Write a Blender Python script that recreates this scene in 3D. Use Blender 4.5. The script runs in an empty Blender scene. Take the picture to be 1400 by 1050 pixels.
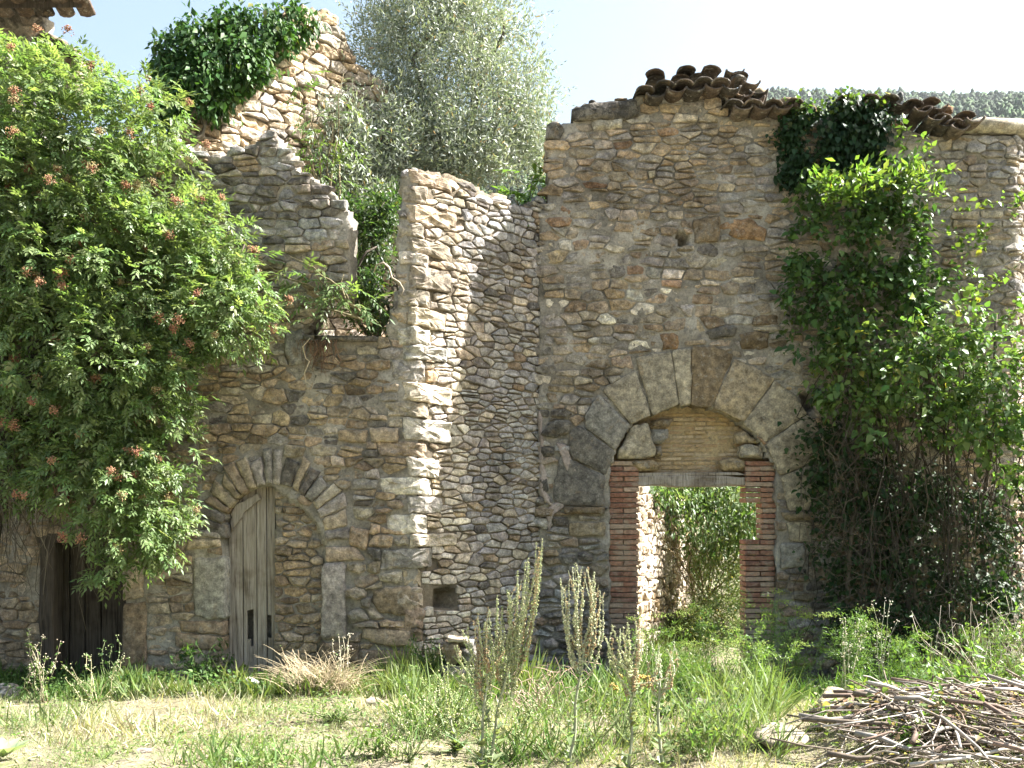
import bpy, math, random
import numpy as np
from mathutils import Vector

R = random.Random(11)
NR = np.random.RandomState(5)
S = bpy.context.scene
COL = S.collection

# ------------------------------------------------------------ camera, sky, sun, exposure
FPX, HX, HY, EYE = 1350.0, 700.0, 700.0, 1.6       # focal length in photo pixels, horizon, eye height
cam = bpy.data.cameras.new('camera')
cam.sensor_width = 36.0
cam.lens = 36.0 * FPX / 1400.0
cam.shift_y = (HY - 525.0) / 1400.0
cam.clip_start = 0.05
cam.clip_end = 5000.0
camo = bpy.data.objects.new('camera', cam)
COL.objects.link(camo)
camo.location = (0, 0, EYE)
camo.rotation_euler = (math.radians(90), 0, 0)
S.camera = camo

SUN = Vector((4.3, .85, 4.7)).normalized()           # towards the sun: right of and just behind the walls
world = bpy.data.worlds.new('World')
S.world = world
world.use_nodes = True
wn = world.node_tree.nodes
wl = world.node_tree.links
sky = wn.new('ShaderNodeTexSky')
sky.sky_type = 'NISHITA'
sky.sun_disc = False
sky.sun_elevation = math.asin(SUN.z)
sky.sun_rotation = math.atan2(SUN.x, SUN.y)
sky.air_density = 1.6
sky.dust_density = 4.0
sky.ozone_density = 1.4
wl.new(sky.outputs[0], wn['Background'].inputs[0])
wn['Background'].inputs[1].default_value = 0.05
sl = bpy.data.lights.new('sun', 'SUN')
sl.energy = 5.0
sl.angle = math.radians(0.53)
sl.color = (1.0, 0.965, 0.91)
slo = bpy.data.objects.new('sun', sl)
COL.objects.link(slo)
slo.location = (30, 10, 40)
slo.rotation_euler = SUN.to_track_quat('Z', 'Y').to_euler()
S.view_settings.view_transform = 'Standard'
S.view_settings.look = 'None'
S.view_settings.exposure = 2.5
S.view_settings.gamma = 1.0
S.view_settings.use_curve_mapping = False
S.cycles.max_bounces = 6
S.cycles.diffuse_bounces = 3
S.cycles.transmission_bounces = 3
S.cycles.volume_bounces = 0

# ------------------------------------------------------------ helpers
def W(px, py, D):
    return np.array([(px - HX) / FPX * D, D, EYE + (HY - py) / FPX * D])

def h3(i, j, k, s):
    n = (i * 374761393 + j * 668265263 + k * 1274126177 + s * 974634777) & 0xffffffff
    n = ((n ^ (n >> 13)) * 1274126177) & 0xffffffff
    n = (n ^ (n >> 16)) & 0xffffffff
    return n.astype(np.float64) / 2147483647.5 - 1.0

def vn(P, f, seed=0):
    """smooth value noise in -1..1 at the points P, frequency f"""
    Q = np.asarray(P, dtype=np.float64) * f + 1000.0
    I = np.floor(Q).astype(np.int64)
    t = Q - I
    t = t * t * (3 - 2 * t)
    out = 0
    for a in (0, 1):
        wa = t[..., 0] if a else 1 - t[..., 0]
        for b in (0, 1):
            wb = t[..., 1] if b else 1 - t[..., 1]
            for c in (0, 1):
                wc = t[..., 2] if c else 1 - t[..., 2]
                out = out + wa * wb * wc * h3(I[..., 0] + a, I[..., 1] + b, I[..., 2] + c, seed)
    return out

def fbm(P, f, o=3, seed=0):
    r = 0; a = 1.0
    for i in range(o):
        r = r + a * vn(P, f, seed + i); f *= 2.03; a *= 0.5
    return r

def mesh(name, V, F, mat, tint=None, smooth=False, origin=None):
    """V (n,3) world positions, F (m,k) array or list of faces"""
    V = np.asarray(V, dtype=np.float64)
    if origin is None:
        origin = (V.min(0) + V.max(0)) / 2
    origin = np.asarray(origin, dtype=np.float64)
    me = bpy.data.meshes.new(name)
    L = V - origin
    if isinstance(F, np.ndarray):
        m, k = F.shape
        me.vertices.add(len(L)); me.vertices.foreach_set('co', L.astype(np.float32).ravel())
        me.loops.add(m * k); me.loops.foreach_set('vertex_index', F.astype(np.int32).ravel())
        me.polygons.add(m)
        me.polygons.foreach_set('loop_start', np.arange(0, m * k, k, dtype=np.int32))
        me.polygons.foreach_set('loop_total', np.full(m, k, dtype=np.int32))
        me.update(calc_edges=True)
    else:
        me.from_pydata(L.tolist(), [], F)
    if smooth:
        me.polygons.foreach_set('use_smooth', np.ones(len(me.polygons), dtype=bool))
    if tint is not None:
        t = np.asarray(tint, dtype=np.float32)
        if t.ndim == 1:
            t = np.tile(t, (len(L), 1))
        c = np.ones((len(L), 4), dtype=np.float32); c[:, :3] = t
        at = me.color_attributes.new('tint', 'FLOAT_COLOR', 'POINT')
        at.data.foreach_set('color', c.ravel())
    if mat is not None:
        me.materials.append(mat)
    return me, origin

def thing(name, label, cat, loc=(0, 0, 0), group=None):
    o = bpy.data.objects.new(name, None)
    o.empty_display_size = 0.1
    COL.objects.link(o)
    o.location = loc
    o['label'] = label; o['category'] = cat; o['kind'] = 'thing'
    if group: o['group'] = group
    return o

def ploc(p):
    l = np.zeros(3)
    while p is not None:
        l = l + np.array(p.location); p = p.parent
    return l

def part(name, parent, V, F, mat, tint=None, smooth=False, kind=None, label=None):
    me, org = mesh(name, V, F, mat, tint, smooth)
    o = bpy.data.objects.new(name, me)
    COL.objects.link(o)
    if parent is not None:
        o.parent = parent
        o.location = org - ploc(parent)
    else:
        o.location = org
    if kind: o['kind'] = kind
    if label: o['label'] = label
    return o

def tag(o, label, cat, group=None):
    o['label'] = label; o['category'] = cat
    if group: o['group'] = group
    return o

class Buf:
    def __init__(s): s.V = []; s.F = []; s.T = []; s.n = 0
    def add(s, V, F, tint=(1, 1, 1)):
        V = np.asarray(V, dtype=np.float64)
        s.V.append(V)
        n = s.n
        s.F.extend([[i + n for i in f] for f in F])
        s.T.append(np.tile(np.asarray(tint, dtype=np.float32), (len(V), 1)))
        s.n += len(V)
    def out(s): return np.vstack(s.V), s.F, np.vstack(s.T)
    def build(s, name, parent, mat, smooth=False, kind=None, label=None):
        if not s.V: return None
        V, F, T = s.out()
        return part(name, parent, V, F, mat, T, smooth, kind, label)

def tube(pts, rad, sides=6, cap=True):
    pts = np.asarray(pts, dtype=np.float64); n = len(pts)
    rad = np.broadcast_to(np.asarray(rad, dtype=np.float64), (n,))
    tan = np.gradient(pts, axis=0)
    tan /= np.linalg.norm(tan, axis=1)[:, None] + 1e-9
    ref = np.array([0.31, 0.2, 0.93]) if abs(tan[0, 2]) < 0.8 else np.array([0.9, 0.3, 0.1])
    a = np.cross(tan, ref); a /= np.linalg.norm(a, axis=1)[:, None] + 1e-9
    b = np.cross(tan, a)
    ang = np.arange(sides) * 2 * math.pi / sides
    V = (pts[:, None] + rad[:, None, None] * (a[:, None] * np.cos(ang)[None, :, None] + b[:, None] * np.sin(ang)[None, :, None])).reshape(-1, 3)
    F = []
    for i in range(n - 1):
        for j in range(sides):
            k = (j + 1) % sides
            F.append([i * sides + j, i * sides + k, (i + 1) * sides + k, (i + 1) * sides + j])
    if cap:
        F.append(list(range(sides))[::-1]); F.append([(n - 1) * sides + j for j in range(sides)])
    return V, F

def wander(p0, p1, n, amp, rnd=None, sag=0.0):
    rnd = rnd or NR
    p0 = np.asarray(p0, float); p1 = np.asarray(p1, float)
    t = np.linspace(0, 1, n)[:, None]
    P = p0 + (p1 - p0) * t
    k = rnd.randn(4, 3)
    for i in range(4):
        P = P + k[i] * amp / (i + 1) * np.sin(math.pi * (i + 1) * t)
    P[:, 2] -= sag * np.sin(math.pi * t[:, 0])
    return P

def unit(v):
    return v / (np.linalg.norm(v, axis=-1, keepdims=True) + 1e-9)

# leaf templates: x along the leaf, y across, z up
LANCE = (np.array([[0, 0, 0], [.42, -.17, .03], [.45, 0, -.03], [.42, .17, .03], [1, 0, -.12]]), np.array([[0, 2, 1], [0, 3, 2], [1, 2, 4], [2, 3, 4]]))
BROAD = (np.array([[0, 0, 0], [.25, -.36, .05], [.4, 0, -.05], [.25, .36, .05], [.62, -.25, .02], [.62, .25, .02], [1, 0, -.16]]),
         np.array([[0, 2, 1], [0, 3, 2], [1, 2, 4], [3, 5, 2], [4, 2, 6], [2, 5, 6]]))
OLIVE = (np.array([[0, 0, 0], [.5, -.11, 0], [.5, .11, 0], [1, 0, -.05]]), np.array([[0, 2, 1], [1, 2, 3]]))
BLADE = (np.array([[0, -.04, 0], [0, .04, 0], [.55, -.03, .04], [.55, .03, .04], [1, 0, -.06]]), np.array([[0, 1, 3], [0, 3, 2], [2, 3, 4]]))

def inst(tpl, P, X, U, s, tint, wide=1.0):
    """place a template at every P; X along, U roughly up; returns V, F, T arrays"""
    TV, TF = tpl
    n = len(P); k = len(TV)
    X = unit(X); Y = unit(np.cross(U, X)); Z = np.cross(X, Y)
    s = np.broadcast_to(np.asarray(s, float), (n,))
    V = P[:, None] + s[:, None, None] * (TV[None, :, 0:1] * X[:, None] + wide * TV[None, :, 1:2] * Y[:, None] + TV[None, :, 2:3] * Z[:, None])
    F = (TF[None] + (np.arange(n) * k)[:, None, None]).reshape(-1, 3)
    T = np.repeat(np.asarray(tint, float), k, axis=0)
    return V.reshape(-1, 3), F, T

def cat(parts):
    V = []; F = []; T = []; n = 0
    for v, f, t in parts:
        V.append(v); F.append(f + n); T.append(t); n += len(v)
    return np.vstack(V), np.vstack(F), np.vstack(T)

def tints(base, n, var=0.25, hue=0.12, rnd=None):
    rnd = rnd or NR
    b = np.asarray(base, float)
    if b.ndim == 2: b = b[rnd.randint(0, len(b), n)]
    t = b * (1 + var * rnd.uniform(-1, 1, (n, 1))) * (1 + hue * rnd.uniform(-1, 1, (n, 3)))
    return np.clip(t, 0.004, 0.9)

def clumps(blobs, ncl, per, spread, surf=0.75, rnd=None):
    """leaf positions in clumps through ellipsoids: (cx,cy,cz,rx,ry,rz). returns P, outward dir, clump id"""
    rnd = rnd or NR
    bl = np.array(blobs, float)
    w = (bl[:, 3] * bl[:, 4] * bl[:, 5]) ** (2 / 3.); w /= w.sum()
    b = bl[rnd.choice(len(bl), ncl, p=w)]
    d = unit(rnd.randn(ncl, 3))
    r = surf + (1 - surf) * rnd.uniform(-1.6, 1, (ncl, 1))
    C = b[:, :3] + d * b[:, 3:] * np.clip(r, 0.05, 1.1)
    out = unit(d / b[:, 3:])
    idx = np.repeat(np.arange(ncl), per)
    P = C[idx] + rnd.randn(len(idx), 3) * spread
    return P, out[idx], idx

def blob(px, py, rx, ry, D, rd):
    c = W(px, py, D)
    k = D / FPX
    return (c[0], c[1], c[2], rx * k, rd, ry * k)

# ------------------------------------------------------------ materials
def newmat(name):
    m = bpy.data.materials.new(name); m.use_nodes = True
    nt = m.node_tree
    for n in list(nt.nodes): nt.nodes.remove(n)
    out = nt.nodes.new('ShaderNodeOutputMaterial')
    return m, nt, out

class NB:
    def __init__(s, nt): s.nt = nt; s.pos = None
    def n(s, t, **kw):
        x = s.nt.nodes.new(t)
        for k, v in kw.items(): setattr(x, k, v)
        return x
    def link(s, a, b): s.nt.links.new(a, b)
    def P(s):
        if s.pos is None: s.pos = s.n('ShaderNodeNewGeometry').outputs['Position']
        return s.pos
    def noise(s, scale, detail=4, rough=.55, vec=None, stretch=None):
        x = s.n('ShaderNodeTexNoise'); x.inputs['Scale'].default_value = scale
        x.inputs['Detail'].default_value = detail; x.inputs['Roughness'].default_value = rough
        v = vec if vec is not None else s.P()
        if stretch:
            mp = s.n('ShaderNodeMapping'); mp.inputs['Scale'].default_value = stretch
            s.link(v, mp.inputs[0]); v = mp.outputs[0]
        s.link(v, x.inputs['Vector'])
        return x.outputs['Fac']
    def vor(s, scale, feature='F1'):
        x = s.n('ShaderNodeTexVoronoi', feature=feature); x.inputs['Scale'].default_value = scale
        s.link(s.P(), x.inputs['Vector'])
        return x.outputs['Distance']
    def ramp(s, fac, stops):
        x = s.n('ShaderNodeValToRGB'); e = x.color_ramp.elements
        e[0].position, e[0].color = stops[0][0], (*stops[0][1], 1)
        e[1].position, e[1].color = stops[-1][0], (*stops[-1][1], 1)
        for p, c in stops[1:-1]:
            k = e.new(p); k.color = (*c, 1)
        s.link(fac, x.inputs[0]); return x.outputs[0]
    def step(s, fac, a, b):
        x = s.n('ShaderNodeMapRange'); x.inputs[1].default_value = a; x.inputs[2].default_value = b
        x.interpolation_type = 'SMOOTHSTEP'
        s.link(fac, x.inputs[0]); return x.outputs[0]
    def mix(s, fac, a, b, mode='MIX'):
        x = s.n('ShaderNodeMix', data_type='RGBA', blend_type=mode)
        for sock, v in ((x.inputs[0], fac), (x.inputs[6], a), (x.inputs[7], b)):
            if isinstance(v, (int, float)): sock.default_value = v
            elif isinstance(v, tuple): sock.default_value = (*v, 1)
            else: s.link(v, sock)
        return x.outputs[2]
    def math(s, op, a, b=0.0):
        x = s.n('ShaderNodeMath', operation=op)
        for sock, v in ((x.inputs[0], a), (x.inputs[1], b)):
            if isinstance(v, (int, float)): sock.default_value = v
            else: s.link(v, sock)
        return x.outputs[0]
    def attr(s):
        x = s.n('ShaderNodeAttribute'); x.attribute_name = 'tint'; return x.outputs['Color']
    def bump(s, h, strength, dist):
        x = s.n('ShaderNodeBump'); x.inputs['Strength'].default_value = strength
        x.inputs['Distance'].default_value = dist
        s.link(h, x.inputs['Height']); return x.outputs[0]
    def principled(s, col, rough=.9, normal=None, spec=.25):
        x = s.n('ShaderNodeBsdfPrincipled')
        x.inputs['Roughness'].default_value = rough
        x.inputs['Specular IOR Level'].default_value = spec
        if isinstance(col, tuple): x.inputs['Base Color'].default_value = (*col, 1)
        else: s.link(col, x.inputs['Base Color'])
        if normal is not None: s.link(normal, x.inputs['Normal'])
        return x

def stone_mat(name, lichen=0.5, dark=0.5, bump=.5, dist=.012, smear=.0):
    m, nt, out = newmat(name); b = NB(nt)
    t = b.attr()
    c = b.mix(1.0, t, b.ramp(b.noise(13, 6, .68), [(.3, (.38, .37, .365)), (.5, (.96, .96, .96)), (.66, (1.6, 1.58, 1.52))]), 'MULTIPLY')
    c = b.mix(b.math('MULTIPLY', b.step(b.noise(5.1, 3, .7), .56, .68), .35), c, (.35, .25, .14))     # iron-stained patches
    if smear:                                                  # lime wash and mortar smeared over the faces
        mc = b.ramp(b.noise(2.3, 5, .65), [(.3, (.17, .15, .12)), (.5, (.32, .285, .235)), (.7, (.45, .42, .37))])
        c = b.mix(b.math('MULTIPLY', b.step(b.noise(3.1, 9, .82), .5, .6), smear), c, mc)
    c = b.mix(1.0, c, b.ramp(b.noise(55, 4, .7), [(.3, (.6, .6, .6)), (.55, (1, 1, 1)), (.75, (1.3, 1.3, 1.3))]), 'MULTIPLY')
    c = b.mix(b.math('MULTIPLY', b.step(b.noise(17, 5, .72), .56, .66), lichen), c, (.42, .41, .37))       # pale crusty lichen
    c = b.mix(b.math('MULTIPLY', b.step(b.noise(7.7, 6, .75), .54, .68), dark), c, (.055, .052, .045))     # black lichen and grime
    c = b.mix(1.0, c, b.ramp(b.noise(1.1, 5, .65), [(.32, (.62, .6, .57)), (.5, (1, 1, 1)), (.68, (1.16, 1.15, 1.12))]), 'MULTIPLY')
    h = b.math('ADD', b.math('MULTIPLY', b.noise(24, 8, .72), 1.2), b.math('MULTIPLY', b.noise(85, 4, .65), .5))
    p = b.principled(c, .95, b.bump(h, bump, dist), .15)
    nt.links.new(p.outputs[0], out.inputs[0])
    return m

def mortar_mat(name, ca, cb, cc):
    m, nt, out = newmat(name); b = NB(nt)
    n = b.noise(2.3, 5, .65)
    c = b.ramp(n, [(.3, cc), (.5, ca), (.7, cb)])
    n2 = b.noise(38, 4, .7)
    c = b.mix(1.0, c, b.ramp(n2, [(.3, (.62, .62, .62)), (.5, (1, 1, 1)), (.72, (1.3, 1.28, 1.22))]), 'MULTIPLY')
    n5 = b.noise(5.3, 6, .75)
    c = b.mix(b.math('MULTIPLY', b.step(n5, .53, .66), .6), c, (.08, .075, .065))
    c = b.mix(b.math('MULTIPLY', b.step(b.noise(11, 6, .8), .56, .68), .55), c, (.45, .42, .36))
    c = b.mix(1.0, c, b.ramp(b.noise(1.1, 5, .65), [(.32, (.62, .6, .57)), (.5, (1, 1, 1)), (.68, (1.16, 1.15, 1.12))]), 'MULTIPLY')
    h = b.math('ADD', b.noise(34, 6, .75), b.math('MULTIPLY', b.noise(120, 3, .6), .4))
    p = b.principled(c, .96, b.bump(h, .8, .02))
    nt.links.new(p.outputs[0], out.inputs[0])
    return m

def leaf_mat(name, trans=.35, rough=.5, back=None, spec=.3):
    m, nt, out = newmat(name); b = NB(nt)
    t = b.attr()
    if back is not None:
        g = b.n('ShaderNodeNewGeometry')
        t = b.mix(g.outputs['Backfacing'], t, back)
    p = b.principled(t, rough, None, spec)
    tr = b.n('ShaderNodeBsdfTranslucent')
    c2 = b.mix(1.0, t, (1.3, 1.4, .6), 'MULTIPLY')
    b.link(c2, tr.inputs[0])
    mx = b.n('ShaderNodeMixShader'); mx.inputs[0].default_value = trans
    b.link(p.outputs[0], mx.inputs[1]); b.link(tr.outputs[0], mx.inputs[2])
    b.link(mx.outputs[0], out.inputs[0])
    return m

def wood_mat(name, ca, cb, cc):
    m, nt, out = newmat(name); b = NB(nt)
    g = b.noise(14, 5, .65, stretch=(4, 4, .22))
    c = b.ramp(g, [(.3, cc), (.48, ca), (.72, cb)])
    n = b.noise(2.4, 4, .6)
    c = b.mix(b.step(n, .5, .72), c, b.mix(1.0, c, (.55, .5, .45), 'MULTIPLY'))
    p = b.principled(c, .9, b.bump(b.noise(30, 5, .7, stretch=(4, 4, .15)), .7, .008))
    nt.links.new(p.outputs[0], out.inputs[0])
    return m

def plain_mat(name, rough=.9, lo=.7, hi=1.25, scale=30, bump=.4, dist=.006):
    m, nt, out = newmat(name); b = NB(nt)
    n = b.noise(scale, 4, .65)
    c = b.mix(1.0, b.attr(), b.ramp(n, [(.3, (lo,) * 3), (.7, (hi,) * 3)]), 'MULTIPLY')
    p = b.principled(c, rough, b.bump(n, bump, dist))
    nt.links.new(p.outputs[0], out.inputs[0])
    return m

M_STONE = stone_mat('wall_stone', .5, .5, 1.0, .02, .6)
M_ASHLAR = stone_mat('dressed_arch_stone', .35, .4, .9, .012, .3)
M_DRY = stone_mat('grey_dry_stone', .5, .4, 0.6, .014, .2)
M_SUNNY = stone_mat('pale_gable_stone', .35, .12, .5, .012, .1)
M_MORT = mortar_mat('lime_mortar', (.29, .265, .225), (.47, .44, .39), (.15, .135, .11))
M_EARTH = mortar_mat('earth_joint', (.2, .165, .12), (.27, .225, .16), (.12, .1, .075))
M_PINK = mortar_mat('pinkish_cement', (.36, .3, .27), (.42, .36, .33), (.28, .24, .21))
m, nt, out = newmat('old_brick'); b = NB(nt)
c = b.mix(1.0, b.attr(), b.ramp(b.noise(26, 5, .7), [(.3, (.5, .5, .5)), (.7, (1.4, 1.35, 1.3))]), 'MULTIPLY')
c = b.mix(b.math('MULTIPLY', b.step(b.noise(6, 7, .8), .46, .62), .65), c, (.34, .28, .21))
gg = b.n('ShaderNodeSeparateXYZ'); b.link(b.P(), gg.inputs[0])
low = b.step(b.math('ADD', gg.outputs[2], b.math('MULTIPLY', b.noise(5, 4, .6), .5)), .95, .35)      # mud-splashed, lime-washed foot
c = b.mix(b.math('MULTIPLY', low, .8), c, (.27, .23, .18))
p = b.principled(c, .94, b.bump(b.noise(30, 6, .7), .9, .012), .15)
nt.links.new(p.outputs[0], out.inputs[0]); M_BRICK = m
M_TILE = stone_mat('clay_roof_tile', .5, .55, .6, .01)
M_WOOD = wood_mat('weathered_grey_wood', (.31, .27, .225), (.44, .4, .345), (.12, .1, .08))
M_DARKWOOD = wood_mat('shade_darkened_wood', (.07, .058, .048), (.11, .092, .075), (.03, .025, .02))  # wood colour darkened to paint in the deep shade at the barn door
M_BARK = plain_mat('bark', .95, .5, 1.3, 18, .8, .02)
M_TWIG = plain_mat('dry_twig', .8, .7, 1.25, 40, .3, .003)
M_LEAF = leaf_mat('green_leaf', .42, .42)
M_IVY = leaf_mat('ivy_leaf', .3, .52, None, .22)
M_OLIVE = leaf_mat('olive_leaf', .18, .5, (.36, .39, .34), .35)
M_GRASS = leaf_mat('grass_blade', .3, .55, None, .2)
M_FLOWER = plain_mat('seed_head', .8, .8, 1.2, 60, .1, .002)
# ------------------------------------------------------------ ground and hills (the setting)
def ground_h(x, y):
    x = np.asarray(x, float); y = np.asarray(y, float)
    P = np.stack([x, y, x * 0], -1)
    near = np.clip((60 - np.hypot(x, y)) / 40, 0, 1)
    z = (0.035 * fbm(P, 1.3, 3, 3) + 0.05 * vn(P, .45, 9)) * near
    t = np.clip((y - 8.2) / 2.4, 0, 1); t = t * t * (3 - 2 * t)
    z = z - t * (0.12 + 0.33 * np.clip((x + 0.6) / 1.6, 0, 1))
    z = z + .5 * np.clip((y - 12.2) / 3.0, 0, 1)                         # courtyard rises behind the doorway
    z = z + (0.33 + .1 * vn(P, 1.7, 71)) * np.exp(-((x - 3.0) / 1.15) ** 2 - ((y - 6.6) / .95) ** 2)      # mound under the brush
    z = z + 0.22 * np.exp(-((x - 4.1) / .9) ** 2 - ((y - 9.6) / .8) ** 2)
    far = np.clip(y - 60, 0, None)
    return z - 0.0 * far

def grid_sheet(xs, ys, hf):
    X, Y = np.meshgrid(xs, ys)
    Z = hf(X, Y)
    V = np.stack([X, Y, Z], -1).reshape(-1, 3)
    nx = len(xs); ny = len(ys)
    i = (np.arange(ny - 1)[:, None] * nx + np.arange(nx - 1)[None]).ravel()
    F = np.stack([i, i + 1, i + nx + 1, i + nx], -1)
    return V, F

m, nt, out = newmat('ground_soil'); b = NB(nt)
n = b.noise(1.6, 5, .7)
c = b.ramp(n, [(.3, (.12, .105, .065)), (.5, (.2, .175, .12)), (.7, (.27, .235, .17))])
n2 = b.noise(25, 5, .7)
c = b.mix(1.0, c, b.ramp(n2, [(.3, (.6, .6, .6)), (.7, (1.3, 1.3, 1.25))]), 'MULTIPLY')
c = b.mix(b.math('MULTIPLY', b.step(b.noise(3.3, 4, .7), .5, .62), .6), c, (.13, .16, .06))
p = b.principled(c, .97, b.bump(n2, .9, .03))
nt.links.new(p.outputs[0], out.inputs[0]); M_GROUND = m

xs = np.concatenate([[-1500, -500, -150, -50, -20], np.arange(-9, 9.01, .09), [20, 50, 150, 500, 1500]])
ys = np.concatenate([[-60, -20, 0], np.arange(3.5, 17, .09), [22, 40, 80, 150, 400, 1500]])
V, F = grid_sheet(xs, ys, ground_h)
g = part('ground', None, V, F, M_GROUND, None, True, 'structure')
g['label'] = 'pale dry earth with thin grass in front of the ruined walls'

def hill_h(x, y):
    P = np.stack([x, y, x * 0], -1)
    s = np.clip(y - 150, 0, None)
    
    up = np.minimum(s, 750 + 0 * s)
    tilt = .92 + .08 * np.clip((x - 60) / 130, 0, 1)
    z = .528 * up * (.96 + .02 * vn(P, .006, 4) + .012 * vn(P, .02, 6)) * tilt
    z = z - np.clip(y - 900, 0, None) * .25
    z = z + 26 * np.exp(-((x - 330) / 110) ** 2 - ((y - 560) / 120) ** 2) * 1.0
    return z - 2

m, nt, out = newmat('hill_scrub'); b = NB(nt)
c = b.ramp(b.noise(.06, 5, .7), [(.35, (.035, .06, .02)), (.55, (.07, .1, .04)), (.7, (.16, .17, .08))])
p = b.principled(c, .97); nt.links.new(p.outputs[0], out.inputs[0])
V, F = grid_sheet(np.linspace(-500, 700, 100), np.linspace(150, 1000, 90), hill_h)
part('hills', None, V, F, m, None, True, 'structure')['label'] = 'wooded hillside rising beyond the ruin to the skyline'

# thousands of pines on the hillside: one mass
nT = 17000
ty = NR.uniform(165, 915, nT); tx = NR.uniform(-110, 560, nT)
keep = vn(np.stack([tx, ty, tx * 0], -1), .02, 8) + NR.uniform(-.6, .6, nT) > -.55
tx, ty = tx[keep], ty[keep]
tz = hill_h(tx, ty)
k = 7
ang = np.arange(k) * 2 * math.pi / k
prof = [(0.55, .12), (1.0, .38), (.85, .66), (.42, .9)]
TV = [[0, 0, .0]] + [[r * math.cos(a + i), r * math.sin(a + i), h] for i, (r, h) in enumerate(prof) for a in ang] + [[0, 0, 1.0]]
TF = []
for j in range(k):
    TF.append([0, 1 + (j + 1) % k, 1 + j]); 
    for i in range(3):
        a0 = 1 + i * k + j; a1 = 1 + i * k + (j + 1) % k
        TF.append([a0, a1, a1 + k]); TF.append([a0, a1 + k, a0 + k])
    TF.append([1 + 3 * k + j, 1 + 3 * k + (j + 1) % k, 1 + 4 * k])
TV = np.array(TV); TF = np.array(TF)
n = len(tx)
r = NR.uniform(1.5, 3.4, (n, 1)); hh = r * NR.uniform(1.7, 2.8, (n, 1))
V = TV[None] * np.stack([r, r, hh], -1) * NR.uniform(.75, 1.25, (n, len(TV), 1)) + np.stack([tx, ty, tz], -1)[:, None]
F = (TF[None] + (np.arange(n) * len(TV))[:, None, None]).reshape(-1, 3)
T = np.repeat(tints([(.025, .05, .018), (.035, .065, .022), (.042, .072, .026), (.02, .04, .018)], n, .3), len(TV), 0)
o = part('hillside_pines', None, V.reshape(-1, 3), F, plain_mat('pine_needles', .9, .6, 1.3, .8, 0), T, True, 'stuff')
tag(o, 'distant pine wood covering the hillside above the wall tops', 'woodland')

# ------------------------------------------------------------ masonry
def clip_half(poly, nx, ny, c):
    """keep points with nx*x+ny*y <= c"""
    outp = []
    n = len(poly)
    if n == 0: return outp
    d = [nx * p[0] + ny * p[1] - c for p in poly]
    for i in range(n):
        j = (i + 1) % n
        if d[i] <= 0: outp.append(poly[i])
        if (d[i] <= 0) != (d[j] <= 0):
            t = d[i] / (d[i] - d[j])
            outp.append((poly[i][0] + t * (poly[j][0] - poly[i][0]), poly[i][1] + t * (poly[j][1] - poly[i][1])))
    return outp

def ccw(poly):
    a = sum(poly[i][0] * poly[(i + 1) % len(poly)][1] - poly[(i + 1) % len(poly)][0] * poly[i][1] for i in range(len(poly)))
    return list(poly) if a > 0 else list(poly)[::-1]

def edges_out(poly):
    """outward half-planes (nx,ny,c) of a convex ccw polygon"""
    r = []
    for i in range(len(poly)):
        x0, y0 = poly[i]; x1, y1 = poly[(i + 1) % len(poly)]
        nx, ny = y1 - y0, -(x1 - x0); l = math.hypot(nx, ny) or 1e-9
        nx /= l; ny /= l; r.append((nx, ny, nx * x0 + ny * y0))
    return r

def area(poly):
    return abs(sum(poly[i][0] * poly[(i + 1) % len(poly)][1] - poly[(i + 1) % len(poly)][0] * poly[i][1] for i in range(len(poly)))) / 2

def centroid(poly):
    a = 0; cx = 0; cy = 0
    for i in range(len(poly)):
        x0, y0 = poly[i]; x1, y1 = poly[(i + 1) % len(poly)]
        k = x0 * y1 - x1 * y0; a += k; cx += (x0 + x1) * k; cy += (y0 + y1) * k
    if abs(a) < 1e-9: return poly[0]
    return cx / (3 * a), cy / (3 * a)

def inside(poly_edges, x, y, pad=0.0):
    return all(nx * x + ny * y - c <= pad for nx, ny, c in poly_edges)

def in_poly(poly, X, Y):
    X = np.asarray(X); Y = np.asarray(Y); r = np.zeros(X.shape, bool)
    n = len(poly); j = n - 1
    for i in range(n):
        xi, yi = poly[i]; xj, yj = poly[j]
        if yi != yj:
            c = ((yi > Y) != (yj > Y)) & (X < (xj - xi) * (Y - yi) / (yj - yi) + xi)
            r ^= c
        j = i
    return r

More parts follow.
